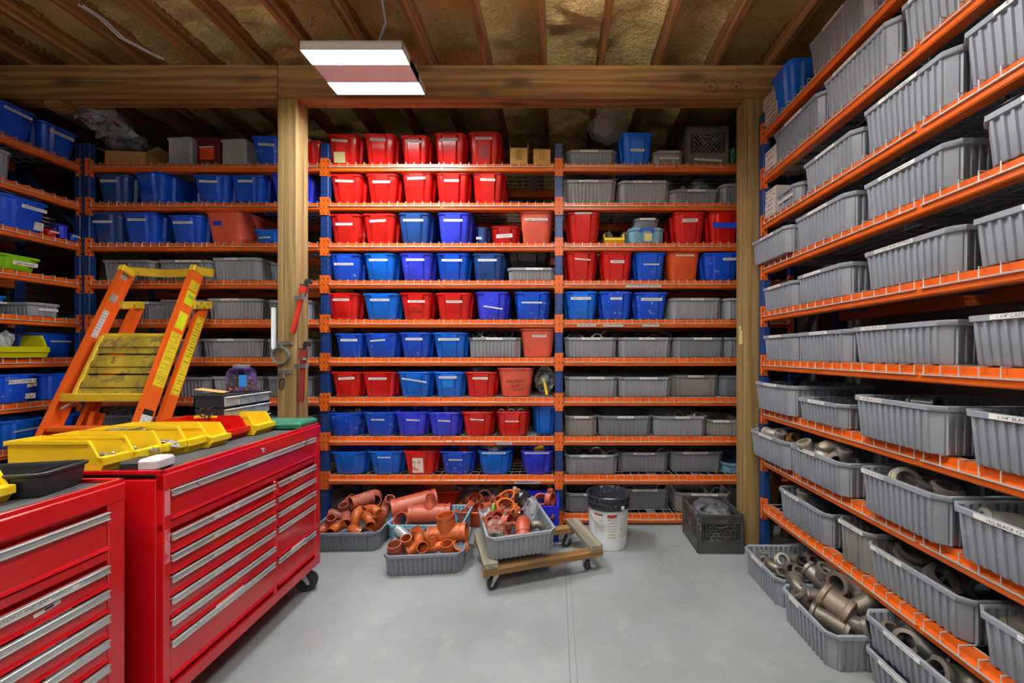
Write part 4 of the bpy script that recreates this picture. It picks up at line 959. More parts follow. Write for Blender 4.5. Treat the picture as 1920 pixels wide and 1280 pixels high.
b = MB(); b.rbox((0, 0, .13), (.26, .3, .26), .01); tag(link('gray_case', b, GRAYD, None, (RX+.47, 2.52, DKR[2]), (0, 0, -PI/2)), 'plain dark gray case behind the cartons on third shelf of side rack', 'case')
rbin('small gray bin with white label', 3, 1450, 1494, 350, H=.105, D=.4, end=True, lab=(0, .6, .45)); rbin('gray bin', 3, 1499, 1604, 323, H=.165); rbin('gray bin lettered hangers', 3, 1608, 1785, 226, H=.2, text='3" holdrite hangers', lab=(-.02, .42)); rbin('gray bin lettered for larger hangers', 3, 1787, .98, 85, H=.2, text='4" holdrite hangers', lab=(0, .42))
tag(link('plastic_bag', crumple((.05, .09, .05), 61, 2, .5), FILM, None, (RX+.2, 2.53, DKR[2]+.085)), 'clear bag on the small lidded gray bin, side rack third shelf', 'bag')
tag(link('plastic_bag', crumple((.045, .07, .06), 62, 2, .6), FILMR, None, (RX+.1, 2.12, DKR[1]+.17)), 'pinkish bag poking out above a gray bin, side rack second shelf', 'bag')
rbin('gray bin', 4, 1405, 1474, 456, X=1.398, H=.16, D=.55); rbin('gray bin', 4, 1484, 1591, 416, H=.185); rbin('gray bin', 4, 1608, 1785, 358, H=.165, lab=(-.03, .4)); rbin('gray bin', 4, 1822, .92, 262, X=1.44, H=.17)
tag(link('blue_bundle', crumple((.08, .07, .07), 63, 2, .4), BLUEW, None, (RX+.42, 2.62, DKR[3])), 'blue bundle behind the first gray bin on side rack fourth shelf', 'bag')
rbin('gray bin', 5, 1420, 1487, 541, H=.155); rbin('gray bin', 5, 1488, 1584, 520, H=.165, lab=(-.1, .34)); rbin('gray bin lettered CAST IRON', 5, 1609, 1792, 480, H=.172, text='1/2" CAST IRON FITTINGS', lab=(-.08, .42)); rbin('gray bin', 5, 1803, .95, 450, X=1.45, H=.165, text='1" CAST', lab=(.05, .3))
rbin('gray bin', 6, 1422, 1488, 627, H=.165); rbin('gray bin', 6, 1489, 1587, 620, H=.165); rbin('gray bin lettered CAST IRON FTG', 6, 1588, 1776, 615, H=.168, text='1" CAST IRON FTG.', lab=(-.18, .28)); rbin('gray bin with printed label', 6, 1795, .96, 607, H=.172, text='1 1/4" CAST IRON', lab=(-.1, .34))
b7 = [rbin('open gray bin', 7, 1411, 1481, 713, X=1.40, H=.185), rbin('shorter open gray bin', 7, 1489, 1578, 742, X=1.42, H=.125), rbin('open gray bin with holes in front', 7, 1591, 1757, 738, X=1.40, H=.185, text='1 1/4" BLACK FTG', lab=(-.2, .28)), rbin('open gray bin lettered BLACK TEE', 7, 1790, .94, 763, X=1.42, H=.185, text='1 1/4" BLACK TEE', lab=(-.08, .36))]
b8 = [rbin('open gray bin of castings', 8, 1402, 1473, 801, X=1.385, H=.175), rbin('open gray bin of castings', 8, 1474, 1580, 828, X=1.40, H=.172, lab=(-.1, .3)), rbin('open gray bin of big rings', 8, 1602, 1764, 870, X=1.40, H=.188, text='1 1/2" BLACK TEES', lab=(-.25, .3)), rbin('open gray bin lettered BLACK CI FITTING', 8, 1768, .95, 938, X=1.40, H=.18, text='11/2 BLACK CI FITTING', lab=(-.03, .5))]
b9 = [rbin('open gray bin', 9, 1454, 1549, 906, X=1.44, H=.182, lab=(-.15, .3)), rbin('narrow olive gray bin', 9, 1563, 1628, 962, X=1.45, H=.2, col='OL', end=True, lab=(0, .7)), rbin('open gray bin of large rings', 9, 1616, 1812, 1011, X=1.45, H=.165, text='2" BLACK TEES', lab=(-.22, .34)), rbin('open gray bin with one coupling', 9, 1815, .93, 1127, X=1.44, H=.17)]
# floor bins along the side rack
rbin('open gray bin of castings on the floor by the right post', 10, 1391, 1458, 1020, X=1.20, H=.162, z=.0, lab=(-.05, .3)); rbin('open gray bin of castings on the floor, in front of the side rack', 10, 1459, 1556, 1091, X=1.186, H=.165, z=.0, lab=(-.15, .2))
rbin('open gray bin of elbows stacked on another bin under the side rack', 10, 1610, 1.27, 1139, X=1.338, H=.132, z=.134, lab=(-.05, .34)); rbin('gray bin under the stacked bin of elbows', 10, 1610, 1.27, 1200, X=1.330, H=.133, z=.0, lab=(-.1, .34))
# planks and boards leaning behind the end of the side rack
for i, (p0, p1, w, h) in enumerate([((1.74, 2.98, .0), (2.02, 3.02, 1.02), .09, .038), ((1.60, 2.99, .0), (1.72, 3.02, .66), .06, .04), ((1.95, 2.9, .0), (2.1, 3.0, 1.75), .2, .02)]):
    b = MB(); b.bar(p0, p1, w, h, (0, 1, 0)); tag(link('wood_board', b, PLANK), ['long board leaning in the corner behind the side rack', 'short stud leaning in the corner behind the side rack', 'wide tall board leaning on the gray wall behind the side rack'][i], 'board')

# ================================================================== left rack
XLF = -3.865
def lbin(desc, lev, xn, xf, H, kind='tote', col='B', D=.44, X=None, **kw):
    X = X or XLF
    Yn, Yf = X*FL/(xn-CX), X*FL/(xf-CX); W = Yf-Yn; loc = (X-D/2, (Yn+Yf)/2, DK[lev-1])
    lb = f"{desc} on {ROWN[lev]} shelf of left rack"
    if kind == 'tote': return tote(lb, W, D, H, COLS[col], loc, PI/2, **kw)
    return gbin(lb, W, D, H, loc, PI/2, COLS[col], group='gray divider bins', **kw)
lbin('blue tote with torn tape', 1, -34, 76, .225, col='BW', lab=(.1, .8, .5, 3)); lbin('blue tote near the corner', 1, 79, 152, .215, col='B', lab=(.0, .74, .62, 0, .024))
lbin('gray bin cut by the frame edge', 2, -90, 32, .19, kind='bin', col='G', lab=None)
tt = lbin('royal blue tote with peeled label', 3, 0, 97, .225, col='BW', lab=(.15, .74, .5, 0, .024)); note_on(tt, 0, .07, .05, .09, .06, PEEL)
lbin('small blue hopper bin', 3, 113, 130, .11, col='V', D=.3, lab=None); lbin('low blue bin', 3, 132, 153, .06, col='B', D=.3, lab=(0, .6, .7, 0, .012)); lbin('small red bin', 3, 91, 112, .05, col='R', D=.3, lab=(0, .6, .8, 0, .012))
b = MB(); b.tube([(.045*math.cos(k*.45), .05*math.sin(k*.45), .03+k*.0022) for k in range(44)], .009, 6); tag(link('coiled_hose', b, DSTEEL, None, (XLF-.1, XLF*FL/(101-CX), DK[2]+.03), (0, R(20), 0)), 'dark coiled hose in the small red bin on the left rack', 'hose')
lbin('lime green bin lettered gas valves', 4, -12, 84, .105, col='L' if 'L' in COLS else 'T', lab=(.12, .5, .5, 0, .03), lm=WHITE, text='gas valves')
lbin('blue tote at the frame edge', 5, -60, 21, .12, col='A', lab=(.3, .6, .2, 0, .012)); lbin('gray bin marked in black', 5, 62, 122, .098, kind='bin', col='G', end=True, lab=(0, .6, .5))
lbin('wide blue tub', 6, 55, 152, .19, col='B', lab=(.1, .66, .4, 0, .012), D=.38, X=XLF-.09)
Yh = XLF*FL/(35-CX); t = hopper('olive yellow hopper bin with parts bag on sixth shelf of left rack', .28, .36, .165, YELB, (XLF-.15, Yh, DK[5]), PI/2, True)
tag(link('plastic_bag', crumple((.03, .04, .06), 71, 2, .4), FILM, None, (XLF-.03, XLF*FL/(12-CX)+.02, DK[5]+.07)), 'clear parts bag in the olive yellow hopper bin', 'bag')
tt = lbin('scuffed blue tote lettered COPPER', 7, -8, 76, .205, col='BW', lab=(.08, .74, .62, -2, .03), lm=WHITE, text='1" RIG COPPER BALL'); note_on(tt, 0, .06, .12, .10, .03, PEEL, -8); note_on(tt, 0, .07, .04, .08, .04, PEEL)
lbin('dim blue tote', 7, 78, 140, .2, col='B', lab=(.2, .6, .3, 0, .014)); lbin('blue tote with slanted label', 8, 4, 88, .195, col='A', lab=(.05, .6, .6, -3, .012)); lbin('blue tote at the frame edge', 8, -90, 2, .195, col='A', lab=(.3, .6, .2, 0, .014)); lbin('blue tote behind ladder foot', 8, 92, 150, .19, col='B', lab=None)

# ================================================================== things on the floor
def floor_bin(label, W, D, H, fl, fr, Y, rz, z=0., col='GD', lab=None, **kw):
    pass
A_loc = Vector((-1.51, 2.985, 0)); gbin('gray tote of orange elbows on the floor beside the red chest', .52, .46, .135, A_loc, R(2), GRAYD, None, cat='bin', group='floor totes of pipe fittings')
gbin('light blue tote holding big red tees, under the middle bay', .56, .40, .155, (-.95, 3.04, 0), R(0), TEAL, None, group='floor totes of pipe fittings')
gbin('gray tote of orange fittings in front, standing on the open floor', .50, .41, .138, (-.845, 2.66, 0), R(5), GRAYD, None, group='floor totes of pipe fittings')
tote('orange red tub of clamps on the floor behind the dolly', .34, .36, .135, ORTUB, (-.64, 3.3, 0), R(-4), None, panel=False, group='floor totes of pipe fittings')
tote('dark red tub at the back under the middle bay', .42, .34, .13, REDW, (-1.02, 3.50, .09), R(6), None, panel=False, group='floor totes of pipe fittings')
gbin('dark gray bin far back under the middle bay', .5, .22, .2, (-.65, 3.62, 0), 0, GRAYD, None)
b = MB(); b.rbox((0, 0, .045), (.4, .34, .09), .004); tag(link('low_box', b, CARD, None, (-1.02, 3.50, 0), (0, 0, R(6))), 'low cardboard box under the dark red tub', 'box')
b = MB(); b.bar((-.52, 3.5, .26), (.0, 3.52, .26), .06, .03); b.box((-.48, 3.5, .13), (.04, .2, .26)); b.box((-.05, 3.5, .13), (.04, .2, .26)); tag(link('wood_trestle', b, PLANK), 'small wooden trestle in the dark behind the blue crate', 'trestle')
crate('bright blue milk crate with orange clamps behind the dolly', .36, .34, .262, BLUEC, (-.165, 3.09, 0), R(0), 'blue')
crate('black milk crate with honeycomb sides beside the right post', .306, .345, .268, CRATEB, (1.15, 2.918, 0), R(-1), 'hex')
tag(link('plastic_bag', crumple((.128, .145, .058), 81, 3, .13), clearfilm('clear liner film', (150, 152, 160), .55, .1), None, (1.15, 2.918, .19)), 'clear plastic bag filling the black milk crate', 'bag')
for i, (x, y, h) in enumerate([(1.08, 2.86, .215), (1.2, 2.88, .21), (1.12, 2.98, .225)]):
    b = MB(); b.cyl((-.05, 0, 0), (.05, .01, .0), .012, 8); b.cyl((.05, .01, 0), (.06, .04, .0), .015, 6); tag(link('metal_part', b, [STEEL, CASTL, DSTEEL][i], None, (x, y, h), (0, R(20*i), R(60*i))), ['shiny', 'pale', 'dark'][i]+' metal part seen through the bag in the black crate', 'metal part')
# bucket
DRED = mat('dull printed red', (150, 46, 48), .5, var=.1)
bk = Vector((.386, 2.905, 0)); t = thing('paint_bucket', 'white printed bucket with a black bucket nested in it, beside the dolly', 'bucket', bk)
b = MB(); b.lathe([(.130, 0), (.134, .004), (.146, .262), (.146, .27), (.150, .272), (.150, .283), (.143, .284), (.140, .27), (.128, .006)], 40, cap0=True, cap1=True); link('body', b, BUCK, t)
b = MB(); b.lathe([(.138, .24), (.1425, .286), (.157, .287), (.157, .296), (.1475, .298), (.148, .322), (.157, .323), (.157, .331), (.149, .333), (.1495, .362), (.159, .363), (.159, .372), (.150, .374), (.146, .36), (.130, .08)], 40, cap0=False, cap1=True); k = link('nested_bucket', b, BLACKW, t); k['label'] = 'black splashed inner bucket'
h = MB(); h.tube([(.155*math.cos(R(q)), .155*math.sin(R(q)), .305-.13*math.sin(R((q+175)*180/110)) if 0 else .305-.115*math.sin(R((q+175)*180/118))) for q in range(-175, -56, 9)], .0022, 6); h.rbox((.155*math.cos(R(-57)), .155*math.sin(R(-57)), .305), (.03, .02, .03), .005); link('handle', h, STEEL, t)
for a0, a1, z0, z1, m in ((-100, -72, .238, .262, DRED), (-140, -112, .250, .262, DRED), (-100, -72, .09, .234, LABELB), (-66, -30, .09, .23, LABELB), (-140, -108, .13, .235, LABELB)):
    b = MB(); vs = []; n = 8
    for i in range(n+1):
        q = R(a0+(a1-a0)*i/n)
        for z in (z0, z1):
            r = .1345+.0118*(z-.004)/.258+.0012; vs.append((r*math.cos(q), r*math.sin(q), z))
    b.add(vs, [(2*i, 2*i+2, 2*i+3, 2*i+1) for i in range(n)]); link('printed_label', b, m, t)
# dolly
ang = R(18.8); dc = Vector((-.127, 2.60, 0)); t = thing('wooden_dolly', 'wooden furniture dolly on casters carrying a gray tote', 'dolly', dc, ang)
for s in (-1, 1):
    b = MB(); b.rbox((0, 0, 0), (.76, .07, .038), .004); link('stringer', b, BOARDX, t, (0, s*.185, .119))
for s in (-1, 1):
    b = MB(); b.rbox((0, 0, 0), (.085, .44, .030), .004); b.rbox((0, 0, .017), (.085, .44, .006), .002); link('crossbar', b, BOARDY, t, (s*.335, 0, .154))
def caster(parent, x, y, z, r, rz, w=.024):
    b = MB(); b.rbox((0, 0, z-.003), (.062, .055, .006), .001); b.cyl((0, 0, z-.02), (0, 0, z), .018, 12)
    for s in (-1, 1): b.prism([(-.022, z-.012), (.022, z-.012), (.034+r*.3, r*.85), (.022+r*.3, r*.7), (-.004, z-.03)], s*(w/2+.005)-.0015, s*(w/2+.005)+.0015)
    c_ = link('caster', b, STEEL, parent, (x, y, 0), (0, 0, rz))
    wb = MB(); M = Matrix.Rotation(PI/2, 4, 'X'); wb.lathe([(r*.55, -w/2), (r*.93, -w/2), (r, -w*.3), (r, w*.3), (r*.93, w/2), (r*.55, w/2), (r*.5, w*.3), (.006, w*.35), (.006, -w*.35), (r*.5, -w*.3)], 24, M); k = MB(); k.v = wb.v; k.f = wb.f
    n = 24; m_ = 10; k.f = k.f+[((m_-1)*n+i, (m_-1)*n+(i+1) % n, (i+1) % n, i) for i in range(n)]
    link('wheel', k, BLACKP, c_, (r*.55 if r < .06 else r*.4, 0, r))
for x, y, a_ in ((-.30, -.17, 200), (.295, -.17, 95), (.295, .17, 190), (-.30, .17, 140)): caster(t, x, y, .1, .036, R(a_))
gbin('gray tote heaped with orange clamps riding on the dolly', .43, .53, .14, (dc.x-.145, dc.y+.005, .1745), R(17), GRAY, None, group='floor totes of pipe fittings')

# ------------------------------------------------------------------ fitting piles
g1 = lambda u, v, Y, dz=0: P(580+u/5.334, 880+v/5.334, Y)
def low(p, z): return Vector((p.x, p.y, max(p.z, z)))
F = lambda pile, kind, u, v, Y, r, m, d1, d2, desc, L=None, r2=None, style='groove', zmin=.04: fit(pile, kind, style, r, m, low(g1(u, v, Y), zmin), d1, d2, desc, L, r2)
F('A', 'elbow', 175, 560, 2.86, .034, FRED, C_+L_*.5-U_*.2, U_+R_*.5, 'red orange elbow'); F('A', 'elbow', 285, 575, 2.85, .034, FORANGE, C_-U_*.1, R_+U_*.4, 'orange elbow'); F('A', 'elbow', 450, 600, 2.84, .034, FORANGE, R_-U_*.3, B_-R_*.6, 'orange elbow')
F('A', 'elbow', 470, 470, 2.90, .034, FORANGE, D_, B_+U_*.3, 'orange elbow'); F('A', 'pipe', 350, 400, 3.02, .036, FPINK, U_+C_*.35, R_, 'dull red coupling', .09); F('A', 'pipe', 365, 500, 2.90, .036, FPINK, C_+R_*.5-U_*.25, U_, 'dull red coupling', .11)
F('A', 'pipe', 525, 310, 3.06, .055, FPINK, C_+L_*.9-U_*.12, U_, 'large dull red coupling', .16); F('A', 'pipe', 650, 290, 3.14, .054, FPINK, C_+R_*.45, U_, 'large dull red coupling', .12); F('A', 'elbow', 630, 405, 2.98, .034, FORANGE, C_+L_*.4, R_+D_*.5, 'orange elbow')
F('A', 'elbow', 590, 500, 2.90, .034, FORANGE, C_+R_*.35-U_*.2, L_+U_*.8, 'orange elbow'); F('A', 'elbow', 700, 510, 2.93, .036, FORANGE, L_+C_*.4-U_*.6, U_+R_*.6, 'orange elbow'); F('A', 'elbow', 770, 370, 3.06, .038, FPINK, C_+D_*.6, R_*.4+U_+B_*.3, 'dull red elbow')
F('A', 'pipe', 265, 450, 2.99, .033, FPINK, L_+U_*.3, C_, 'dull red coupling', .1); F('A', 'pipe', 390, 320, 3.12, .034, FPINK, R_+U_*.9, C_, 'dull red coupling', .1)
F('B', 'tee', 1210, 445, 2.95, .072, FRED, R_+B_*.12, U_, 'big red tee with small upright neck', .30, .034, zmin=.09); F('B', 'pipe', 1050, 345, 3.12, .078, FRED, L_+C_*.5-U_*.12, U_, 'big red pipe reducer lying behind', .34); F('B', 'pipe', 945, 510, 2.93, .06, FRED, C_+U_*.5+L_*.2, R_, 'red ring end low in the corner', .1, zmin=.07)
F('C', 'pipe', 855, 800, 2.53, .044, FPINK, U_+C_*.25, R_, 'dull red coupling standing upright', .085, zmin=.09); F('C', 'pipe', 985, 750, 2.58, .034, FORANGE, U_+C_*.5, R_, 'orange coupling leaning upright', .13, zmin=.09); F('C', 'elbow', 1085, 780, 2.56, .036, FORANGE, C_+R_*.45+U_*.3, L_+D_*.4, 'orange elbow')
F('C', 'elbow', 1090, 680, 2.66, .034, FORANGE, C_-U_*.1, L_*.6+U_, 'orange elbow'); F('C', 'pipe', 950, 655, 2.70, .034, GALV, C_*.6+R_-U_*.4, U_, 'galvanized coupling', .15, zmin=.1); F('C', 'pipe', 1075, 640, 2.74, .028, FORANGE, L_+U_*.6+C_*.4, B_, 'orange coupling leaning upright', .09)
F('C', 'tee', 1240, 775, 2.58, .030, FORANGE, R_+U_*.15, U_+L_*.2, 'small orange tee', .15); F('C', 'pipe', 1375, 785, 2.55, .042, FORANGE, U_+C_*.2, R_, 'orange coupling with upright open mouth', .07, zmin=.1); F('C', 'clamp', 1510, 760, 2.60, .036, FORANGE, U_+C_*.5+R_*.3, R_+C_*.4, 'orange clamp with bright bolts', zmin=.1)
F('C', 'clamp', 1175, 655, 2.72, .032, FORANGE, L_+U_*.5, B_, 'orange clamp lying behind the tees', zmin=.1); F('C', 'tee', 1385, 640, 2.66, .060, FORANGE, R_+U_*.12, U_+R_*.05+C_*.05, 'big orange tee with upright mouth', .26, zmin=.12)
F('D', 'clamp', 1590, 380, 3.24, .045, FRED, L_+U_*.5, B_+U_*.3, 'red clamp', zmin=.1); F('D', 'clamp', 1660, 300, 3.30, .045, FRED, U_+C_*.6, R_, 'red clamp', zmin=.1)
h1 = lambda u, v, Y: P(850+u/5.334, 880+v/5.334, Y)
Hh = lambda pile, kind, u, v, Y, r, m, d1, d2, desc, L=None, style='groove', zmin=.21: fit(pile, kind, style, r, m, low(h1(u, v, Y), zmin), d1, d2, desc, L)
Hh('D', 'clamp', 150, 370, 3.24, .045, FRED, L_*.7+U_*.7, B_, 'red clamp', zmin=.1); Hh('D', 'clamp', 310, 280, 3.38, .05, FORANGE, C_+U_*.4, R_, 'orange clamp', zmin=.13)
Hh('E', 'elbow', 700, 560, 2.47, .046, FRED, C_+D_*.9+R_*.15, B_+U_*.1, 'big salmon elbow lying in front'); Hh('E', 'clamp', 520, 375, 2.62, .046, FORANGE, C_*.5+U_+R_*.2, R_+D_*.5, 'orange clamp'); Hh('E', 'clamp', 545, 280, 2.76, .044, FORANGE, U_+C_*.4+L_*.3, R_, 'orange clamp'); Hh('E', 'clamp', 640, 300, 2.78, .042, FORANGE, L_+C_*.5, U_+R_*.2, 'orange clamp')
Hh('E', 'clamp', 470, 480, 2.53, .042, FRED, C_+L_*.5, U_+R_*.6, 'orange clamp'); Hh('E', 'clamp', 540, 520, 2.48, .042, FRED, C_*.4+R_, U_+L_*.3, 'orange clamp'); Hh('E', 'pipe', 340, 370, 2.72, .028, FRED, L_+C_+U_*.3, U_, 'small salmon coupling', .1); Hh('E', 'clamp', 410, 420, 2.62, .038, FRED, U_+L_*.6, R_, 'orange clamp')
Hh('E', 'elbow', 860, 560, 2.52, .024, CAST, D_+R_*.3, L_+U_*.3, 'dark cast iron elbow', style='bead'); Hh('E', 'clamp', 590, 600, 2.44, .034, FRED, C_+U_*.4, R_+U_*.5, 'orange clamp'); Hh('E', 'clamp', 700, 330, 2.74, .04, FRED, R_+U_*.6, B_, 'orange clamp')
for i, (u, v, Y, k) in enumerate([(380, 480, 2.58, 'clamp'), (450, 330, 2.72, 'clamp'), (610, 430, 2.62, 'clamp'), (590, 350, 2.72, 'tee'), (660, 390, 2.66, 'clamp'), (430, 540, 2.50, 'clamp'), (500, 300, 2.80, 'pipe'), (370, 540, 2.54, 'clamp')]):
    Hh('E', k, u, v, Y, .034 if k != 'tee' else .028, (FORANGE, FRED)[i % 2], Vector((math.sin(i*2.1), -.6, .6+.4*math.cos(i))), Vector((1, .3*math.cos(i*1.7), math.sin(i*3.3))), {'clamp': 'orange clamp', 'tee': 'orange tee', 'pipe': 'orange coupling'}[k])
for u, v, Y, sz, sd, m, lb in [(440, 600, 2.43, (.07, .06, .035), 91, FILMR, 'bagged reddish parts in the dolly tote'), (690, 340, 2.68, (.05, .06, .07), 92, BAGB, 'black plastic scrap among the clamps on the dolly'), (770, 400, 2.66, (.05, .12, .07), 93, FILM, 'clear plastic bag along the edge of the dolly tote'), (330, 450, 2.60, (.035, .05, .03), 94, FILM, 'clear wrapper in the corner of the dolly tote'), (400, 400, 2.58, (.012, .02, .03), 95, GREENL, 'green scrap in the dolly tote'), (620, 250, 2.8, (.025, .03, .04), 96, CASTL, 'pale lump on top of the dolly heap')]:
    tag(link('plastic_bag' if sd in (91, 93, 94) else 'plastic_scrap', crumple(sz, sd, 2, .45), m, None, low(h1(u, v, Y), .2)-Vector((0, 0, sz[2]*.7))), lb, 'bag' if sd in (91, 93, 94) else 'scrap')
Hh('crate', 'clamp', 880, 310, 3.06, .045, FRED, U_+C_*.5, R_, 'salmon clamp', zmin=.2); Hh('crate', 'clamp', 970, 300, 3.04, .045, FRED, R_+C_*.5, U_, 'salmon clamp', zmin=.2); Hh('crate', 'clamp', 930, 470, 3.02, .045, FORANGE, U_+C_*.3, R_, 'orange clamp seen through the lattice', zmin=.06)
q1 = lambda u, v, Y: P(1390+u/3.555, 920+v/3.555, Y); q2 = lambda u, v, Y: P(1390+u/3.623, 680+v/3.623, Y)
Q = lambda pile, kind, u, v, Y, r, m, d1, d2, desc, L=None, fn=q1, zmin=.05: fit(pile, kind, 'bead', r, m, low(fn(u, v, Y), zmin), d1, d2, desc, L)
Q('F1', 'tee', 150, 445, 2.46, .022, CASTL, C_+L_*.4, U_, 'small pale iron tee'); Q('F1', 'pipe', 270, 460, 2.42, .032, CASTL, C_+U_*.8+L_*.2, R_, 'pale iron ring', .05); Q('F1', 'pipe', 365, 458, 2.40, .030, CAST, C_+R_*.4+U_*.3, U_, 'dark iron ring', .06); Q('F1', 'pipe', 180, 505, 2.38, .028, CASTL, C_+L_*.6+U_*.5, U_, 'pale iron ring', .05)
Q('F1', 'elbow', 320, 515, 2.32, .030, CAST, C_+U_*.3, R_+D_*.3, 'dark iron elbow'); Q('F1', 'pipe', 410, 500, 2.32, .032, DSTEEL, U_+C_*.3, R_, 'dark iron coupling', .085); Q('F1', 'pipe', 270, 565, 2.28, .030, CAST, U_+C_*.3, R_, 'dark iron coupling', .06); Q('F1', 'pipe', 385, 555, 2.25, .034, CAST, U_+C_*.4, R_, 'dark iron coupling', .05)
Q('F1', 'pipe', 480, 450, 2.40, .040, CAST, C_+U_*.5, R_, 'dark iron ring', .05); Q('F1', 'elbow', 500, 515, 2.28, .034, CAST, U_+C_*.4, R_, 'dark iron elbow'); Q('F1', 'elbow', 230, 510, 2.34, .028, CAST, R_+D_*.2, B_, 'dark iron elbow')
Q('F2', 'elbow', 405, 655, 2.06, .036, CAST, R_+D_*.3+C_*.3, B_+U_*.4, 'gray iron elbow'); Q('F2', 'tee', 535, 600, 2.06, .040, CAST, L_*.4+B_+U_*.4, C_+R_*.4+D_*.2, 'gray iron tee', .17); Q('F2', 'elbow', 640, 600, 2.02, .036, CAST, C_+R_*.3, L_+U_*.4, 'gray iron elbow'); Q('F2', 'elbow', 745, 640, 1.93, .044, CAST, C_+R_*.4, L_+U_*.2, 'gray iron elbow')
Q('F2', 'pipe', 445, 735, 2.0, .040, CAST, L_*.55+U_*.6+B_*.3, C_, 'gray iron coupling', .13); Q('F2', 'pipe', 630, 750, 1.86, .050, mat('rusty cast iron', (142, 128, 112), .5, .4, var=.2, scuff=.7, sc=(130, 88, 58), thr=.58, sscale=10), R_*.5+C_*.7+D_*.3, U_, 'big rusty iron coupling', .13); Q('F2', 'pipe', 590, 865, 1.845, .040, CAST, R_*.75+C_*.8-U_*.2, U_, 'long gray iron nipple', .16); Q('F2', 'pipe', 510, 705, 1.98, .034, CAST, R_+C_*.4, U_, 'gray iron coupling', .11)
Q('F2', 'elbow', 745, 860, 1.80, .038, CAST, C_*.6+R_*.5+U_*.3, L_*.5+B_+D_*.2, 'gray iron elbow'); Q('F2', 'tee', 830, 745, 1.86, .036, CAST, R_*.8+U_*.4, B_, 'gray iron tee', .15)
Q('F3', 'elbow', 1140, 990, 1.62, .036, CAST, C_*.8+L_*.6+U_*.3, R_+D_*.2, 'gray iron elbow', zmin=.17); Q('F3', 'elbow', 1215, 1035, 1.58, .038, DSTEEL, R_+C_*.4+D_*.4, B_+U_*.4, 'dark iron elbow', zmin=.17); Q('F3', 'pipe', 1000, 955, 1.66, .034, CAST, U_+C_*.3, R_, 'gray iron coupling', .06, zmin=.17); Q('F3', 'tee', 1330, 1185, 1.56, .038, DSTEEL, R_+C_*.5+D_*.3, U_, 'dark iron tee', .16, zmin=.17); Q('F3', 'pipe', 1390, 1110, 1.57, .04, DSTEEL, C_+R_*.4, U_, 'dark iron ring', .06, zmin=.17); Q('F3', 'elbow', 1480, 1265, 1.47, .042, CAST, L_+U_*.3, C_+U_*.2, 'gray iron elbow', zmin=.17)
Q('S9', 'pipe', 1130, 425, 1.74, .050, CAST, U_+C_*.45, R_, 'large iron ring with upturned mouth', .05, zmin=.42); Q('S9', 'pipe', 1345, 590, 1.62, .052, CAST, C_*.7+U_*.8, R_, 'large iron ring leaning forward', .05, zmin=.42); Q('S9', 'pipe', 1160, 500, 1.72, .046, CAST, U_+C_*.3, R_, 'iron ring lying flat', .05, zmin=.41); Q('S9', 'pipe', 1270, 530, 1.70, .036, CAST, C_+L_*.6+U_*.4, B_, 'small iron ring', .05, zmin=.41); Q('S9', 'pipe', 1610, 650, 1.52, .045, DSTEEL, C_+L_*.5, U_, 'dark iron ring in the shade', .06, zmin=.42)
Q('S9c', 'pipe', 415, 40, 2.42, .034, CASTL, U_+C_*.1, R_, 'pale iron coupling standing in the first bin', .08, zmin=.42); Q('S9d', 'pipe', 1850, 900, 1.37, .046, CASTL, R_+C_*.5, U_, 'pale iron coupling lying in the nearest bin', .14, zmin=.41)
S = lambda *a_, **k_: Q(*a_, fn=q2, **k_)
S('S8a', 'pipe', 265, 495, 2.62, .034, CASTL, U_+C_*.3, R_, 'pale iron coupling', .06, zmin=.76); S('S8a', 'pipe', 350, 512, 2.56, .030, mat('brown iron', (150, 108, 66), .5, .3), C_+U_*.4, R_, 'brown iron ring', .05, zmin=.76); S('S8a', 'elbow', 215, 480, 2.68, .03, CASTL, R_, B_, 'pale iron elbow', zmin=.76)
S('S8b', 'pipe', 445, 580, 2.25, .034, CASTL, U_+L_*.5, R_, 'pale iron coupling', .09, zmin=.77); S('S8b', 'elbow', 575, 590, 2.16, .036, CASTL, R_+C_*.4, L_+D_*.5, 'pale iron elbow', zmin=.77); S('S8b', 'elbow', 650, 640, 2.10, .030, CASTL, C_+L_*.3, R_+U_*.3, 'pale iron elbow', zmin=.77); S('S8b', 'elbow', 715, 645, 2.06, .028, CASTL, U_+C_*.3, R_, 'pale iron elbow', zmin=.77); S('S8b', 'pipe', 540, 610, 2.16, .028, CAST, U_+C_*.3, R_, 'gray iron coupling', .08, zmin=.77)
S('S8c', 'pipe', 1110, 800, 1.68, .046, CASTL, C_+U_*.5+L_*.3, R_, 'big pale iron ring', .04, zmin=.77); S('S8c', 'pipe', 1200, 805, 1.68, .04, CAST, U_+C_*.4, R_, 'gray iron ring', .05, zmin=.77); S('S8c', 'pipe', 1290, 850, 1.62, .04, CAST, U_+C_*.2, R_, 'gray iron coupling', .06, zmin=.77); S('S8c', 'pipe', 1390, 880, 1.58, .044, CASTL, U_+C_*.3, R_, 'pale iron coupling', .06, zmin=.77)
S('S8d', 'pipe', 1830, 1090, 1.345, .034, CASTL, R_+C_*.55, U_, 'pale iron coupling with open bright mouth', .14, zmin=.77); S('S7', 'pipe', 1240, 280, 1.66, .028, DSTEEL, C_+R_*.3, U_, 'dark pipe ring showing over the rim', .1, zmin=1.11)
tag(link('plastic_bag', crumple((.16, .09, .075), 99, 3, .2), FILM, None, (1.78, 1.96, DKR[8]+.13)), 'clear plastic bag spilling from the narrow olive gray bin on the side rack', 'bag')
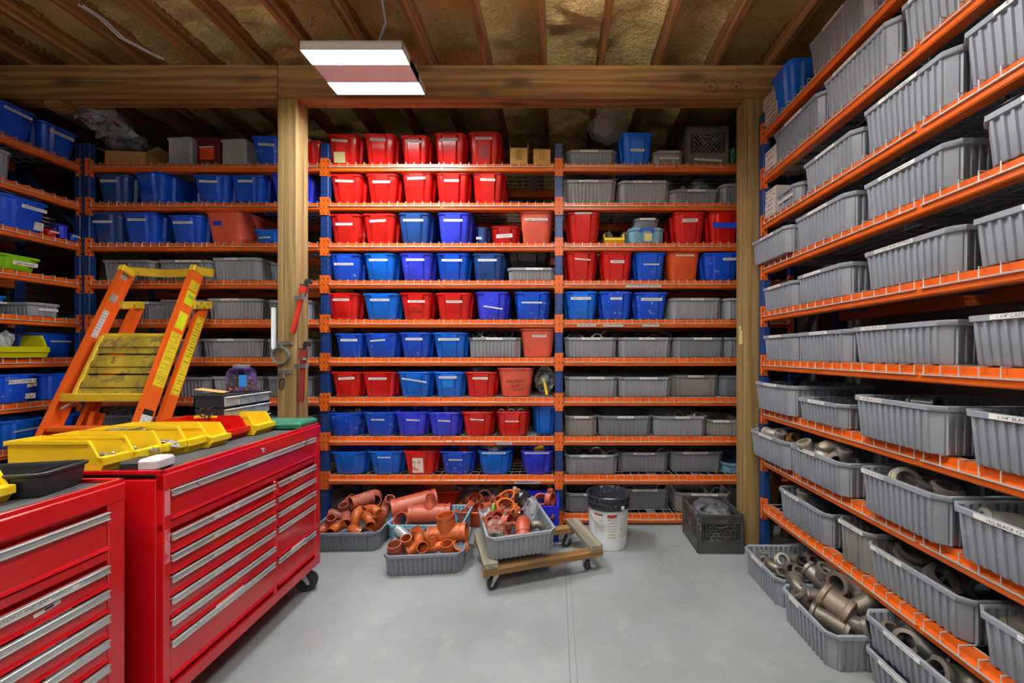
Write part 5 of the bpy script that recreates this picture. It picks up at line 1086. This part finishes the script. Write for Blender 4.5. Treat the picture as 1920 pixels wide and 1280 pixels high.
NAMES = {'A': ('gray tote beside red chest', 'fittings in the tote beside the chest'), 'B': ('light blue tote', 'fittings in the light blue tote'), 'C': ('front gray floor tote', 'fittings in the front floor tote'), 'D': ('orange red tub', 'clamps in the orange red tub'), 'E': ('tote on dolly', 'clamps in the dolly tote'), 'crate': ('blue crate', 'clamps in the blue crate'),
 'F1': ('floor bin by right post', 'castings in the floor bin by the post'), 'F2': ('floor bin before side rack', 'castings in the floor bin'), 'F3': ('stacked bin under side rack', 'castings in the stacked bin'), 'S9': ('lowest-shelf bin of large rings', 'castings on the lowest shelf'), 'S9c': ('lowest side-rack shelf', 'castings on the lowest shelf'), 'S9d': ('lowest side-rack shelf', 'castings on the lowest shelf'),
 'S8a': ('bin nearest the post, eighth side-rack shelf', 'castings on the eighth shelf'), 'S8b': ('second bin, eighth side-rack shelf', 'castings on the eighth shelf'), 'S8c': ('third bin, eighth side-rack shelf', 'castings on the eighth shelf'), 'S8d': ('nearest bin, eighth side-rack shelf', 'castings on the eighth shelf'), 'S7': ('holed bin on seventh side-rack shelf', 'castings on the seventh shelf'),
 'g6a': ('heaped bin, sixth shelf beside the upright', 'clamps on the sixth shelf'), 'g6b': ('second bin, sixth shelf above bucket', 'clamps on the sixth shelf'), 'g6c': ('third bin, sixth shelf above bucket', 'clamps on the sixth shelf'), 'm6': ('bin beside coral tub, sixth shelf', 'rings on the sixth shelf'), 'g8': ('heaped bin, eighth shelf above bucket', 'clamps on the eighth shelf'),
 'g9a': ('front bin, ninth shelf above bucket', 'finger clamps'), 'g9b': ('middle bin, ninth shelf above bucket', 'finger clamps'), 'g9c': ('scratched bin, ninth shelf above bucket', 'finger clamps'), 'g10b': ('bin beside bucket, bottom shelf', 'finger clamps'), 'g10c': ('bin behind black crate, bottom shelf', 'finger clamps'),
 'red8': ('red tote, eighth shelf', 'white pipe ends'), 'blue8': ('unlabelled blue tote, eighth shelf', 'fittings in the unlabelled blue tote')}
finish_piles(NAMES)
# ================================================================== red tool chests
def chest(label, loc, rz, L, D, z0, z1, top_pull, drawers, split, labels, lock=True, ztop_drawer=None):
    t = thing('tool_chest', label, 'tool chest', loc, rz, 'red tool chests')
    b = MB(); fr = .022
    b.rbox((L/2, D/2+.012, (z0+z1-.02)/2), (L, D-.024, z1-z0-.02), .004)             # carcass behind the drawers
    b.rbox((fr/2+.002, .012, (z0+z1)/2), (fr+.004, .03, z1-z0), .003); b.rbox((L-.026, .012, (z0+z1)/2), (.052, .03, z1-z0), .003)
    b.rbox((L/2, .010, z0+.026), (L, .030, .052), .003); b.rbox((L/2, .010, z1-.03), (L, .034, .06), .004)
    zr = top_pull[1]
    b.rbox((L/2, .012, zr+.018), (L, .026, .03), .003)
    if split: b.rbox((split, .012, (z0+zr)/2), (.022, .026, zr-z0), .003)
    for q in ((L/2, .006, L, .012), (L/2, D-.006, L, .012)): b.rbox((q[0], q[1], z1+.006), (q[2], q[3], .014), .002)
    for q in (.006, L-.006): b.rbox((q, D/2, z1+.006), (.012, D, .014), .002)
    link('body', b, CHEST, t)
    b = MB(); b.rbox((L/2, D/2, z1-.006), (L-.026, D-.026, .012), .002)
    for i in range(22): b.box((L/2, .02+(D-.04)*i/21, z1+.0005), (L-.03, .006, .0010))
    mo = link('top_mat', b, MATT, t); mo['label'] = 'ribbed dark rubber top mat'
    def drawer(x0, x1, zt, zb, lab):
        w = x1-x0; d = MB(); xm = (x0+x1)/2; h = zt-zb
        d.rbox((xm, .008, (zt+zb)/2), (w, .020, h-.004), .003)
        prof = [(-.010, zb+.004), (-.002, zb+.002), (.004, zb+.016), (-.006, zb+.012)]
        d.add([(s, y, z) for s in (x0, x1) for y, z in prof], [(0, 1, 2, 3), (7, 6, 5, 4), (0, 4, 5, 1), (1, 5, 6, 2), (2, 6, 7, 3), (3, 7, 4, 0)])
        o = link('drawer', d, CHEST, t)
        p = MB(); pr = [(.0, .002), (.0, .0045), (-.012, .0045), (-.0145, .003), (-.0145, .001), (-.0105, -.0005), (-.0105, -.0155), (-.0145, -.017), (-.0145, -.0195), (-.0105, -.020), (-.007, -.019), (-.007, -.001)]; np_ = len(pr)
        p.add([(s, y, zt-.004+z) for s in (x0+.001, x1-.001) for y, z in pr], [tuple(range(np_)), tuple(range(2*np_-1, np_-1, -1))]+[(i, i+np_, (i+1) % np_+np_, (i+1) % np_) for i in range(np_)])
        hd = link('handle', p, ALU, o); hd['label'] = 'full-width aluminium drawer pull'
        if lab:
            xl, wl, txt, dz, mm = lab; q = MB(); q.box((0, 0, 0), (wl, .0012, .0135))
            lo = link('label', q, mm or (WHITE if txt else LABEL), o, (xl, -.0113 if dz == 0 else -.0025, zt-.012+dz))
            if txt: lettering(lo, txt, .0115 if len(txt) < 18 else .0118, (0, -.0011, 0), m=INKB)
    x0, x1 = fr+.002, L-.053
    drawer(x0, x1, top_pull[0]+.006, zr+.036, labels.get('top'))
    for i, (zt, zb) in enumerate(drawers): drawer(x0, (split-.012) if split else x1, zt, zb, labels.get(('l', i)))
    if split:
        dr = [drawers[0], drawers[1], drawers[2], (drawers[3][0], drawers[4][1]), drawers[5]]
        for i, (zt, zb) in enumerate(dr): drawer(split+.012, x1, zt, zb, labels.get(('r', i)))
    if lock:
        k = MB(); M = Matrix.Rotation(PI/2, 4, 'X'); k.lathe([(.011, 0), (.011, .006), (.008, .009), (.003, .009), (.003, .007), (0.0005, .007)], 16, Matrix.Translation((L*.5, -.006, z1-.032)) @ M, True); link('lock', k, STEEL, t)
    for x, y in ((.07, .07), (L-.07, .07), (.07, D-.07), (L-.07, D-.07)): caster(t, x, y, z0, .058, R(-70) if x > L/2 else R(80), .034)
    return t
zl = [.737, .661, .584, .506, .427, .349, .205]
dr = [(zl[i], zl[i+1]+.006) for i in range(6)]
lm = dict(top=(.47, .16, None, 0, None))
for i, txt in enumerate(['PUMP FLANGES', 'BRAZING RODS', 'BAND SAW BLADES', None, None, None]): lm[('l', i)] = (.27, .13, txt, 0, None)
for i in range(5): lm[('r', i)] = (.75, .11, None, 0, None)
rz = R(91.6)
CH = chest('long red tool chest with split drawer banks topped with yellow bins', (-1.395, 1.402, 0), rz, .975, .56, .135, .962, (.893, .752), dr, .585, lm)
b = MB(); b.box((0, 0, 0), (.15, .0012, .012)); link('paper_strip', b, WHITE, CH, (.29, -.0095, .352)); b = MB(); b.box((0, 0, 0), (.12, .0012, .012)); link('paper_strip', b, WHITE, CH, (.76, -.0095, .352))
# scraped paint on the near front corner
SCR = mat('scraped pink paint', (222, 130, 140), .5, scuff=.9, sc=(204, 18, 26), thr=.50, sscale=26)
for z, w, h in ((.86, .020, .10), (.70, .020, .12)):
    b = MB(); b.rbox((.013, -.0036, z), (w, .0012, h), .0005); link('paint_scrape', b, SCR, CH)
z2 = [.703, .623, .543, .463, .383, .303, .190]
dr2 = [(z2[i], z2[i+1]+.006) for i in range(6)]
lm2 = {('l', 0): (.730, .212, 'R WRENCH AND SEAT WRENCH', 0, None), ('l', 1): (.77, .11, None, .022, None), ('l', 2): (.77, .085, None, .022, None), ('l', 3): (.80, .08, None, .022, None)}
o2 = Vector((-1.459, 1.335, 0)); L2 = .975; dv = Vector((math.cos(rz), math.sin(rz), 0))
CH2 = chest('nearer red tool chest with wrench labels, cut by the picture edge', o2-dv*L2, rz, L2, .56, .135, .958, (.870, .716), dr2, None, lm2, lock=False)
b = MB(); b.box((0, 0, 0), (.062, .0012, .012)); b2 = link('marker_strip', b, WHITE, CH2, (.765, -.0035, .664), (0, R(-6), 0)); k = MB(); k.box((0, 0, 0), (.02, .0012, .006)); link('ink_patch', k, INKB, b2, (.004, -.001, 0))
ZT = .9645
def ontop(u, v): pass
# yellow hopper bins: openings face the aisle
for i, (yn, xf) in enumerate([(1.455, -1.62), (1.553, -1.60), (1.652, -1.595), (1.748, -1.585), (1.832, -1.560)]):
    W = .094; L = .33
    lb = ['first yellow hopper bin on the long chest, nearest the near end', 'second yellow hopper bin in the chest-top row', 'third yellow hopper bin in the chest-top row, with flat plates', 'fourth yellow hopper bin in the chest-top row', 'fifth yellow bin closing the chest-top row, beside the red bin'][i]
    hopper(lb, W, L, .115 if i < 4 else .10, YEL, (xf-L/2, yn, ZT), PI/2+R(1.5), group='yellow hopper bins on the chest')
hopper('red hopper bin on the long chest between yellow ones', .15, .31, .105, RED, (-1.60-.155, 1.975, ZT), PI/2+R(2), name='hopper_bin')
hopper('yellow hopper bin on the long chest before the green case', .135, .30, .105, YEL, (-1.57-.15, 2.125, ZT), PI/2+R(3), group='yellow hopper bins on the chest')
hopper('shallow red bin holding scissors behind the yellow bins', .12, .18, .07, RED, (-1.84, 1.86+.16, ZT), PI/2+R(1), name='hopper_bin')
# hardware in the bins
HW = []
def plate(x, y, z, i, lb, cat='metal plate', nm='metal_plate', sz=(.05, .03, .002)):
    b = MB(); b.rbox((0, 0, 0), sz, .0006); b.cyl((0, 0, -.001), (0, 0, .004), .006, 8)
    o = link(nm, b, STEEL, None, (x, y, z), (R(rnd.uniform(-25, 25)), R(rnd.uniform(-25, 25)), R(rnd.uniform(0, 180)))); tag(o, lb, cat, 'zinc plates in the yellow bins'); return o
for i in range(7): plate(-1.87+.024*i, 1.655+.012*math.sin(i*2), ZT+.098+.006*(i % 3), i, f'zinc plate piled in the third yellow bin, {ORD[i+1]} from its back end')
for i in range(5): plate(-1.66+.018*i, 1.65+.01*math.sin(i*3), ZT+.055+.003*i if i < 3 else ZT+.05, i, f'zinc plate at the mouth of the third yellow bin, {ORD[i+1]} from the back')
b = MB()
for i in range(70):
    x, y = rnd.uniform(-.075, .075), rnd.uniform(-.038, .038); z = .010*rnd.random()+.040*(1-abs(y)/.06); p = Vector((x, y, z)); q = Vector((rnd.uniform(-1, 1), rnd.uniform(-1, 1), rnd.uniform(-.3, .5))).normalized()*.011
    b.cyl(p-q, p+q, .0028, 5); b.cyl(p+q, p+q*1.25, .005, 6)
o = link('bolts', b, STEEL, None, (-1.70, 1.455, ZT+.010)); tag(o, 'loose zinc bolts filling the first yellow bin on the chest', 'bolts'); o['kind'] = 'stuff'
o = link('bolts', b.mesh('bolts'), STEEL, None, (-1.66, 1.553, ZT+.004)); tag(o, 'few loose zinc bolts in the second yellow bin', 'bolts'); o['kind'] = 'stuff'
# scissors
t = thing('scissors', 'scissors standing handle up in the shallow red bin', 'scissors', (-1.795, 2.03, ZT+.05), R(70))
for s in (-1, 1):
    b = MB(); pts = [(s*.018+.014*math.cos(q), 0, .075+.02*math.sin(q)) for q in [2*PI*k/14 for k in range(15)]]; b.tube(pts, .004, 6, False); b.bar((s*.012, 0, .055), (-s*.004, .001*s, .0), .008, .003); b.bar((-s*.004, .001*s, .0), (-s*.008, .001*s, -.04), .010, .002)
    link('blade_half', b, DSTEEL, t, (0, .002*s, 0))
b = MB(); b.rbox((0, 0, 0), (.07, .05, .0015), .0004); tag(link('paper_slip', b, WHITE, None, (-1.845, 1.99, ZT+.078), (R(6), R(-4), R(20))), 'white paper slip lying on the shallow red bin', 'paper')
# label maker box near the front corner
t = thing('label_maker', 'small gray and black device lying at the near corner of the long chest', 'device', (-1.505, 1.455, ZT), R(8))
b = MB(); b.rbox((0, 0, .020), (.125, .085, .04), .008); link('body', b, BLACKP, t); b = MB(); b.rbox((.03, .0, .024), (.068, .088, .044), .009); link('cover', b, mat('pale gray plastic', (184, 186, 190), .4), t)
# green case
t = thing('green_case', 'flat green plastic case at the far end of the long chest', 'case', (-1.60, 2.285, ZT), R(3))
b = MB(); sec = [(.152, .070, 0), (.166, .080, .006), (.170, .084, .026), (.160, .076, .040)]
for dz, secs in ((0, sec[:3]), (.0015, [sec[2], (.168, .082, .030), sec[3]])):
    b.loft([[(-a_, -c_, z+dz), (a_, -c_, z+dz), (a_, c_, z+dz), (-a_, c_, z+dz)] for a_, c_, z in secs], True, True)
link('shell', b, GREENC, t); b = MB(); b.rbox((-.05, -.085, .024), (.036, .008, .024), .003); link('latch', b, mat('dark green latch', (24, 74, 60), .4), t)
# drawer cabinet with a jar
t = thing('drawer_cabinet', 'small dark cabinet of clear drawers standing behind the yellow bins', 'cabinet', (-1.84, 2.09, ZT), 0)
b = MB(); w, dd, h = .155, .34, .205
b.box((0, dd/2, .004), (w, dd, .008)); b.box((0, dd/2, h-.004), (w+.006, dd+.006, .010)); b.box((0, .003, h/2), (w, .006, h)); b.box((0, dd-.003, h/2), (w, .006, h)); b.box((-w/2+.003, dd/2, h/2), (.006, dd, h))
for z in (.072, .138): b.box((.0, dd/2, z), (w, dd, .004))
for y in (dd/3, dd*2/3): b.box((0, y, h/2), (w, .003, h))
link('case', b, BLACKP, t)
for r_ in range(3):
    for k in range(3):
        z0 = .010+r_*.066; y0 = .008+k*(dd-.012)/3; b = MB(); lw = (dd-.012)/3-.007
        b.rbox((w/2-.03, y0+lw/2, z0+.027), (.075, lw, .052), .003); o = link('drawer', b, DRAWC, t)
        q = MB(); q.rbox((w/2+.012, y0+lw/2, z0+.050), (.014, lw, .006), .002); link('lip', q, mat('drawer lip', (190, 196, 204), .3), o)
b = MB(); b.box((.0, -.0012, .055), (.052, .0016, .06)); link('label', b, LABELB, t)
t = thing('plastic_jar', 'tinted plastic jar of orange and yellow connectors on the drawer cabinet', 'jar', (-1.815, 2.28, ZT+.207), R(12))
b = MB(); b.loft([[(x*a_, y*c_, z) for x, y in ((-1, -.8), (-.8, -1), (.8, -1), (1, -.8), (1, .8), (.8, 1), (-.8, 1), (-1, .8))] for a_, c_, z in ((.052, .05, .003), (.056, .055, .012), (.056, .055, .11), (.044, .045, .135), (.038, .038, .137))], True, True); link('bottle', b, JARP, t)
b = MB(); b.lathe([(.038, .137), (.041, .138), (.041, .152), (.038, .154), (.001, .154)], 24, None, True, True); link('cap', b, mat('slate cap', (104, 108, 128), .4), t)
b = MB()
for i in range(90):
    x, y, z = rnd.uniform(-.047, .047), rnd.uniform(-.047, .047), rnd.uniform(.008, .05); b.cyl((x, y, z), (x+rnd.uniform(-.01, .01), y+rnd.uniform(-.01, .01), z+.012), .006, 6, .003)
o = link('contents', b, SOLDER, t); o['kind'] = 'stuff'
b = MB(); b.box((-.012, -.0562, .065), (.05, .0014, .062)); link('label', b, mat('dark label', (50, 54, 62), .4, scuff=.8, sc=(200, 200, 204), thr=.62, sscale=30), t); b = MB(); b.box((.034, -.0565, .066), (.036, .0016, .066)); link('label', b, SIGNB, t)
b = MB(); b.rbox((0, 0, .002), (.13, .09, .003), .001); tag(link('cardboard_flap', b, CARD, None, (-1.88, 2.16, ZT+.222), (R(0), R(10), R(20))), 'bent cardboard scrap lying on the drawer cabinet', 'cardboard')
# nearer chest: black tray, yellow bin
t = thing('black_tray', 'black divided plastic tray on the nearer red chest', 'tray', (-1.72, 1.21, .960), PI/2+R(14)); W, L, h = .17, .36, .075
b = tub_mesh(W, L, h, .012, [], [], .92, 0, .008, .012, .003); b.box((0, .06, h*.45), (W-.02, .003, h*.8)); b.box((0, -.1, h*.45), (W-.02, .003, h*.8)); link('body', b, BLACKP, t)
hopper('yellow hopper bin on the nearer chest at the picture edge', .11, .30, .10, YEL, (-1.585-.15, 1.085, .960), PI/2+R(4), group='yellow hopper bins on the chest')

# ================================================================== ladder
t = thing('podium_ladder', 'orange and yellow podium stepladder leaning on the back rack', 'ladder', (-3.05, 2.3, 0)); T0 = Vector(t.location)
def chan(name, p0, p1, w, fl, sg, m=LADO):
    # channel rail from p0 (foot) to p1 (top): web faces +-x, flanges turn toward sg
    p0, p1 = Vector(p0)-T0, Vector(p1)-T0; d = (p1-p0).normalized(); n = Vector((1, 0, 0)).cross(d).normalized(); b = MB()
    b.bar(p0, p1, w, .005, (1, 0, 0), 0) if False else None
    X = Vector((1, 0, 0)); X = (X-d*X.dot(d)).normalized()
    def slab(c0, c1, a_, wa, b_, wb):
        vs = [c+a_*(sa*wa/2)+b_*(sb*wb/2) for c in (c0, c1) for sa, sb in ((-1, -1), (1, -1), (1, 1), (-1, 1))]
        b.add([tuple(v) for v in vs], [(0, 1, 2, 3), (7, 6, 5, 4), (0, 4, 5, 1), (1, 5, 6, 2), (2, 6, 7, 3), (3, 7, 4, 0)])
    slab(p0, p1, n, w, X, .005)
    for s in (-1, 1): slab(p0+n*s*(w/2-.003)+X*sg*fl/2, p1+n*s*(w/2-.003)+X*sg*fl/2, n, .006, X, fl)
    return link(name, b, m, t), d, n
FL0, FL1 = Vector((-3.31, 2.20, 0.0)), Vector((-3.38, 3.10, 2.04)); FR0, FR1 = Vector((-2.66, 2.20, 0.0)), Vector((-2.80, 3.10, 2.04))
rl, dL, nL = chan('front_rail', FL0, FL1, .095, .036, 1); rr, dR, nR = chan('front_rail', FR0, FR1, .095, .036, -1)
RL0, RL1 = Vector((-3.27, 2.36, .0)), Vector((-3.33, 3.13, 1.76)); RR0, RR1 = Vector((-2.68, 2.36, .0)), Vector((-2.785, 3.13, 1.76))
chan('rear_rail', RL0, RL1, .075, .03, 1); chan('rear_rail', RR0, RR1, .075, .03, -1)
chan('inner_rail', Vector((-3.18, 2.42, .0)), Vector((-3.2, 2.75, .98)), .07, .03, 1); chan('inner_rail', Vector((-2.80, 2.42, .0)), Vector((-2.83, 2.75, .98)), .07, .03, -1)
def st(name, p0, p1, w, h, up, m, b_=.004):
    b = MB(); b.bar(Vector(p0)-T0, Vector(p1)-T0, w, h, up, b_); return link(name, b, m, t)
# top cap: yellow end boots and curved rear bar
for p, s in ((FL1, 1), (FR1, -1)):
    b = MB(); b.bar(p-T0-dL*.03+Vector((s*.014, 0, 0)), p-T0+dL*.025+Vector((s*.014, 0, 0)), .046, .108, (0, -.4, 1), .006); k = link('top_boot', b, LADY, t)
b = MB(); cp = [FL1.lerp(FR1, i/10)+Vector((0, .035+.03*math.sin(PI*i/10), .008-.014*math.sin(PI*i/10)))-T0 for i in range(11)]
for i in range(10): b.bar(cp[i], cp[i+1]+(cp[i+1]-cp[i])*.06, .012, .062)
b.bar(FR1+Vector((.0, .03, -.0))-T0, FR1+Vector((.09, .02, -.012))-T0, .016, .06); link('top_bar', b, LADY, t)
for p, s in ((RL1, 1), (RR1, -1)):
    b = MB(); b.bar(p-T0+Vector((s*.0, -.11, -.0)), p-T0+Vector((s*.0, .05, .02)), .045, .06, (0, 0, 1), .006); k = link('side_bracket', b, LADY, t)
    for i in range(4):
        q = MB(); q.cyl((p-T0)+Vector((-s*.03, -.09+.03*i, .008+(.018 if i % 2 else -.014))), (p-T0)+Vector((-s*.018, -.09+.03*i, .008+(.018 if i % 2 else -.014))), .006, 8); link('rivet', q, STEEL, k)
# platform, folded up between the rails
def on(frac, dx, side, off=0.):
    a_, b_ = (FL0, FL1) if side < 0 else (FR0, FR1); p = a_.lerp(b_, frac); return p+Vector((dx, 0, 0))+nL*off
q0, q1 = on(.537, .03, -1), on(.537, -.03, 1)
st('platform_bar', q0+Vector((-.01, -.03, 0)), q1+Vector((.01, -.03, 0)), .03, .055, (0, 0, 1), LADY, .006)
u0, u1 = on(.545, .10, -1), on(.545, -.06, 1); w0, w1 = on(.745, .10, -1), on(.745, -.03, 1)
pf = MB(); 
for k in range(3):
    for i in range(3):
        f0 = (k*3.25+i)/9.6; f1 = (k*3.25+i+.92)/9.6
        a0, a1 = u0.lerp(w0, f0), u1.lerp(w1, f0); b0, b1 = u0.lerp(w0, f1), u1.lerp(w1, f1); e_ = nL*(.010 if i == 1 else 0)
        vs = [a0+e_, a1+e_, b1+e_, b0+e_, a0+e_+nL*.012, a1+e_+nL*.012, b1+e_+nL*.012, b0+e_+nL*.012]
        pf.add([tuple(v-T0) for v in vs], [(0, 1, 2, 3), (7, 6, 5, 4), (0, 4, 5, 1), (1, 5, 6, 2), (2, 6, 7, 3), (3, 7, 4, 0)])
link('platform', pf, LADP, t); st('platform_edge', u0-Vector((.015, .01, .0)), w0-Vector((.015, .01, 0)), .03, .028, (1, 0, 0), LADY); st('platform_edge', w0-Vector((.02, 0, 0)), w1, .03, .035, (0, 0, 1), LADY)
for f in (.14, .30, .44): st('step', on(f, .02, -1), on(f, -.02, 1), .075, .03, (0, 0, 1), LADO)
for s, sd in ((1, -1), (-1, 1)): st('step_brace', on(.50, s*.02, sd), on(.535, s*.12, sd), .016, .004, (0, 1, 0), ALU, 0)
for s, sd in ((1, -1), (-1, 1)): st('foot', on(.0, s*.012, sd)+Vector((0, 0, .03)), on(.045, s*.012, sd)+Vector((0, 0, .01)), .05, .105, (0, -.4, 1), BLACKP)
def sticker(side, f0, f1, w, m, name='sticker', off=0., front=False):
    p0, p1 = on(f0, 0, side), on(f1, 0, side); d = (p1-p0); L = d.length; d.normalize(); X = Vector((1, 0, 0)); X = (X-d*X.dot(d)).normalized(); n = X.cross(d)
    c_ = (p0+p1)/2+X*.0036+n*off; M = Matrix(((n.x, X.x, d.x), (n.y, X.y, d.y), (n.z, X.z, d.z)))
    b = MB(); b.box((0, 0, 0), (w, .0014, L)); o = link(name, b, m, t, c_-T0, M.to_euler()); return o
sticker(-1, .74, .84, .042, STICK); sticker(-1, .875, .905, .06, ALU); sticker(-1, .965, 1.0, .06, ALU)
sticker(1, .918, .955, .07, STICKY); o = sticker(1, .862, .912, .07, HIVIS); lettering(o, '300', .034, (0, .0012, .012), (PI/2, 0, PI), m=INK); sticker(1, .77, .83, .066, HIVIS); sticker(1, .57, .755, .078, STICKY); sticker(1, .415, .48, .07, STICK); sticker(1, .48, .497, .07, INK); sticker(1, .335, .385, .066, HIVIS); sticker(1, .385, .398, .066, INK)
p = MB(); c0, c1 = RR0.lerp(RR1, .62), RR0.lerp(RR1, .95); d = (c1-c0).normalized(); X = (Vector((1, 0, 0))-d*d.x).normalized(); n = X.cross(d); M = Matrix(((n.x, X.x, d.x), (n.y, X.y, d.y), (n.z, X.z, d.z))); p.box((0, 0, 0), (.06, .0014, (c1-c0).length)); link('sticker', p, STICKY, t, (c0+c1)/2+X*.0036-T0, M.to_euler())
for sd, f in ((-1, .53), (-1, .50), (-1, .475), (1, .53), (1, .50)):
    q = on(f, 0, sd)-nL*0; b = MB(); yy = -.05; b.cyl(q-T0+Vector((.012*(-sd), -.052, .0)), q-T0+Vector((.012*(-sd), -.042, .004)), .006, 8); link('rivet', b, STEEL, t)

# ================================================================== tools hung on the post
PF = 2.851                                        # front face of the post
def wrench(label, top, bot, Y, s, m, rot):
    t = thing('pipe_wrench', label, 'pipe wrench', P(bot[0], bot[1], Y)); d = P(top[0], top[1], Y)-P(bot[0], bot[1], Y); L = d.length; a_ = math.atan2(d.x, d.z); t.rotation_euler = (0, a_, rot)
    b = MB(); b.prism([(-.012, 0), (-.016, .012), (-.013, L*.5), (-.018, L*.68), (-.028, L*.74), (-.028, L*.86), (.024, L*.86), (.024, L*.74), (.014, L*.68), (.012, L*.5), (.014, .012), (.010, 0)], -.010, .010); b.prism([(-.006, .03), (.006, .03), (.006, L*.66), (-.006, L*.66)], -.0125, .0125); link('handle', b, m, t)
    b = MB(); b.prism([(-.008, L*.66), (.010, L*.66), (.010, L*.92), (.036, L*.92), (.044, L*.97), (.034, L), (.0, L), (-.008, L*.96)], -.009, .009); k = link('hook_jaw', b, DSTEEL, t, (.006, 0, 0)); k['label'] = 'dark steel hook jaw'
    b = MB(); b.prism([(-.03, L*.86), (.02, L*.86), (.03, L*.89), (-.034, L*.885)], -.008, .008); link('heel_jaw', b, DSTEEL, t); b = MB(); b.cyl((.006, 0, L*.69), (.006, 0, L*.74), .018, 14); link('adjusting_nut', b, STEEL, t); return t
wrench('bright red pipe wrench hung high on the timber post', (574, 522), (549, 624), PF-.016, 1, WRENCH, 0)
wrench('worn rusty red pipe wrench hung low on the timber post', (570, 640), (565, 753), PF-.018, 1, RUSTRED, 0)
def strap(px0, px1, py, lb, h=.028, dy=.034):
    x0, x1 = PX(px0, PF), PX(px1, PF); z = PZ(py, PF); b = MB(); pts = [(x0, PF-.002, z), (x0+.012, PF-.004, z), (x0+.018, PF-dy, z), (x1-.018, PF-dy, z), (x1-.012, PF-.004, z), (x1, PF-.002, z)]
    for i in range(5): b.bar(pts[i], pts[i+1], .003, h)
    tag(link('pipe_strap', b, STEEL, None), lb, 'strap', 'metal straps on the post')
strap(553, 577, 558.5, 'metal strap holding the bright red wrench on the post'); strap(553, 579, 686, 'metal strap holding the worn red wrench on the post'); strap(521, 551, 643, 'metal strap above the hanging iron ring', .022, .02); strap(521, 548, 697, 'metal strap holding pliers low on the post', .024, .02)
b = MB(); rg = PX(530, PF); b.lathe([(.052, -.011), (.062, -.012), (.062, .012), (.052, .011)], 32, Matrix.Rotation(PI/2, 4, 'X')); n_ = 32; b.f += [(3*n_+i, 3*n_+(i+1) % n_, (i+1) % n_, i) for i in range(n_)]
t = thing('iron_ring', 'gray iron ring hanging from a strap on the timber post', 'ring', (rg, PF-.022, PZ(666, PF))); link('ring', b, DSTEEL if 0 else mat('gray iron', (132, 134, 136), .45, .5), t); h = MB(); h.bar((.004, 0, .05), (.006, .004, .085), .014, .012); h.cyl((.0, -.012, .068), (.0, .012, .068), .012, 10); link('hanger_bolt', h, STEEL, t)
t = thing('pliers', 'small black handled pliers hanging low on the timber post', 'pliers', (PX(529, PF), PF-.012, PZ(729, PF)))
b = MB(); b.rbox((.012, 0, .1), (.03, .012, .045), .005); link('jaw', b, STEEL, t)
for s in (-1, 1): b = MB(); b.tube([(.012+s*.006, 0, .08), (.004+s*.018, 0, .055), (.0+s*.014, 0, .02), (-.002+s*.008, 0, .0)], .0045, 6); link('grip', b, BLACKP, t)
b = MB(); b.rbox((0, 0, 0), (.012, .14, .30), .001); b.rbox((-.006, -.006, .005), (.008, .13, .29), .001); tag(link('paper_pad', b, mat('white paper', (222, 224, 228), .6), None, (PX(514, 2.86)-.0, 2.90, PZ(616, 2.86)), (0, 0, R(8))), 'white paper sheets hung on the side of the timber post', 'paper')
b = MB(); b.rbox((0, 0, 0), (.002, .05, .10), .0005); b.rbox((0.0, .008, .065), (.002, .03, .04), .0005); tag(link('yellowed_tag', b, NOTE, None, (1.3655, 2.915, PZ(632, 2.88))), 'yellowed torn tag on the right timber post', 'tag')

# ================================================================== camera, light balance
cam = bpy.data.cameras.new('camera'); co = bpy.data.objects.new('camera', cam); COL.objects.link(co)
co.location = (0, 0, EYE); co.rotation_euler = (PI/2, 0, 0); cam.sensor_width = 36; cam.lens = 36*FL/1920
cam.shift_x = -(CX-960)/1920; cam.shift_y = (CY-640)/1920; cam.clip_start = .05
SC.camera = co
w = bpy.data.worlds.new('World'); SC.world = w; w.use_nodes = True
w.node_tree.nodes['Background'].inputs[0].default_value = (.05, .05, .055, 1)
vs = SC.view_settings; vs.view_transform = 'Standard'; vs.look = 'None'; vs.gamma = 1; vs.use_curve_mapping = False; vs.exposure = 0.74
SC.cycles.use_denoising = True; SC.cycles.max_bounces = 8; SC.cycles.transparent_max_bounces = 16; SC.cycles.caustics_reflective = False; SC.cycles.caustics_refractive = False; SC.cycles.sample_clamp_indirect = 6
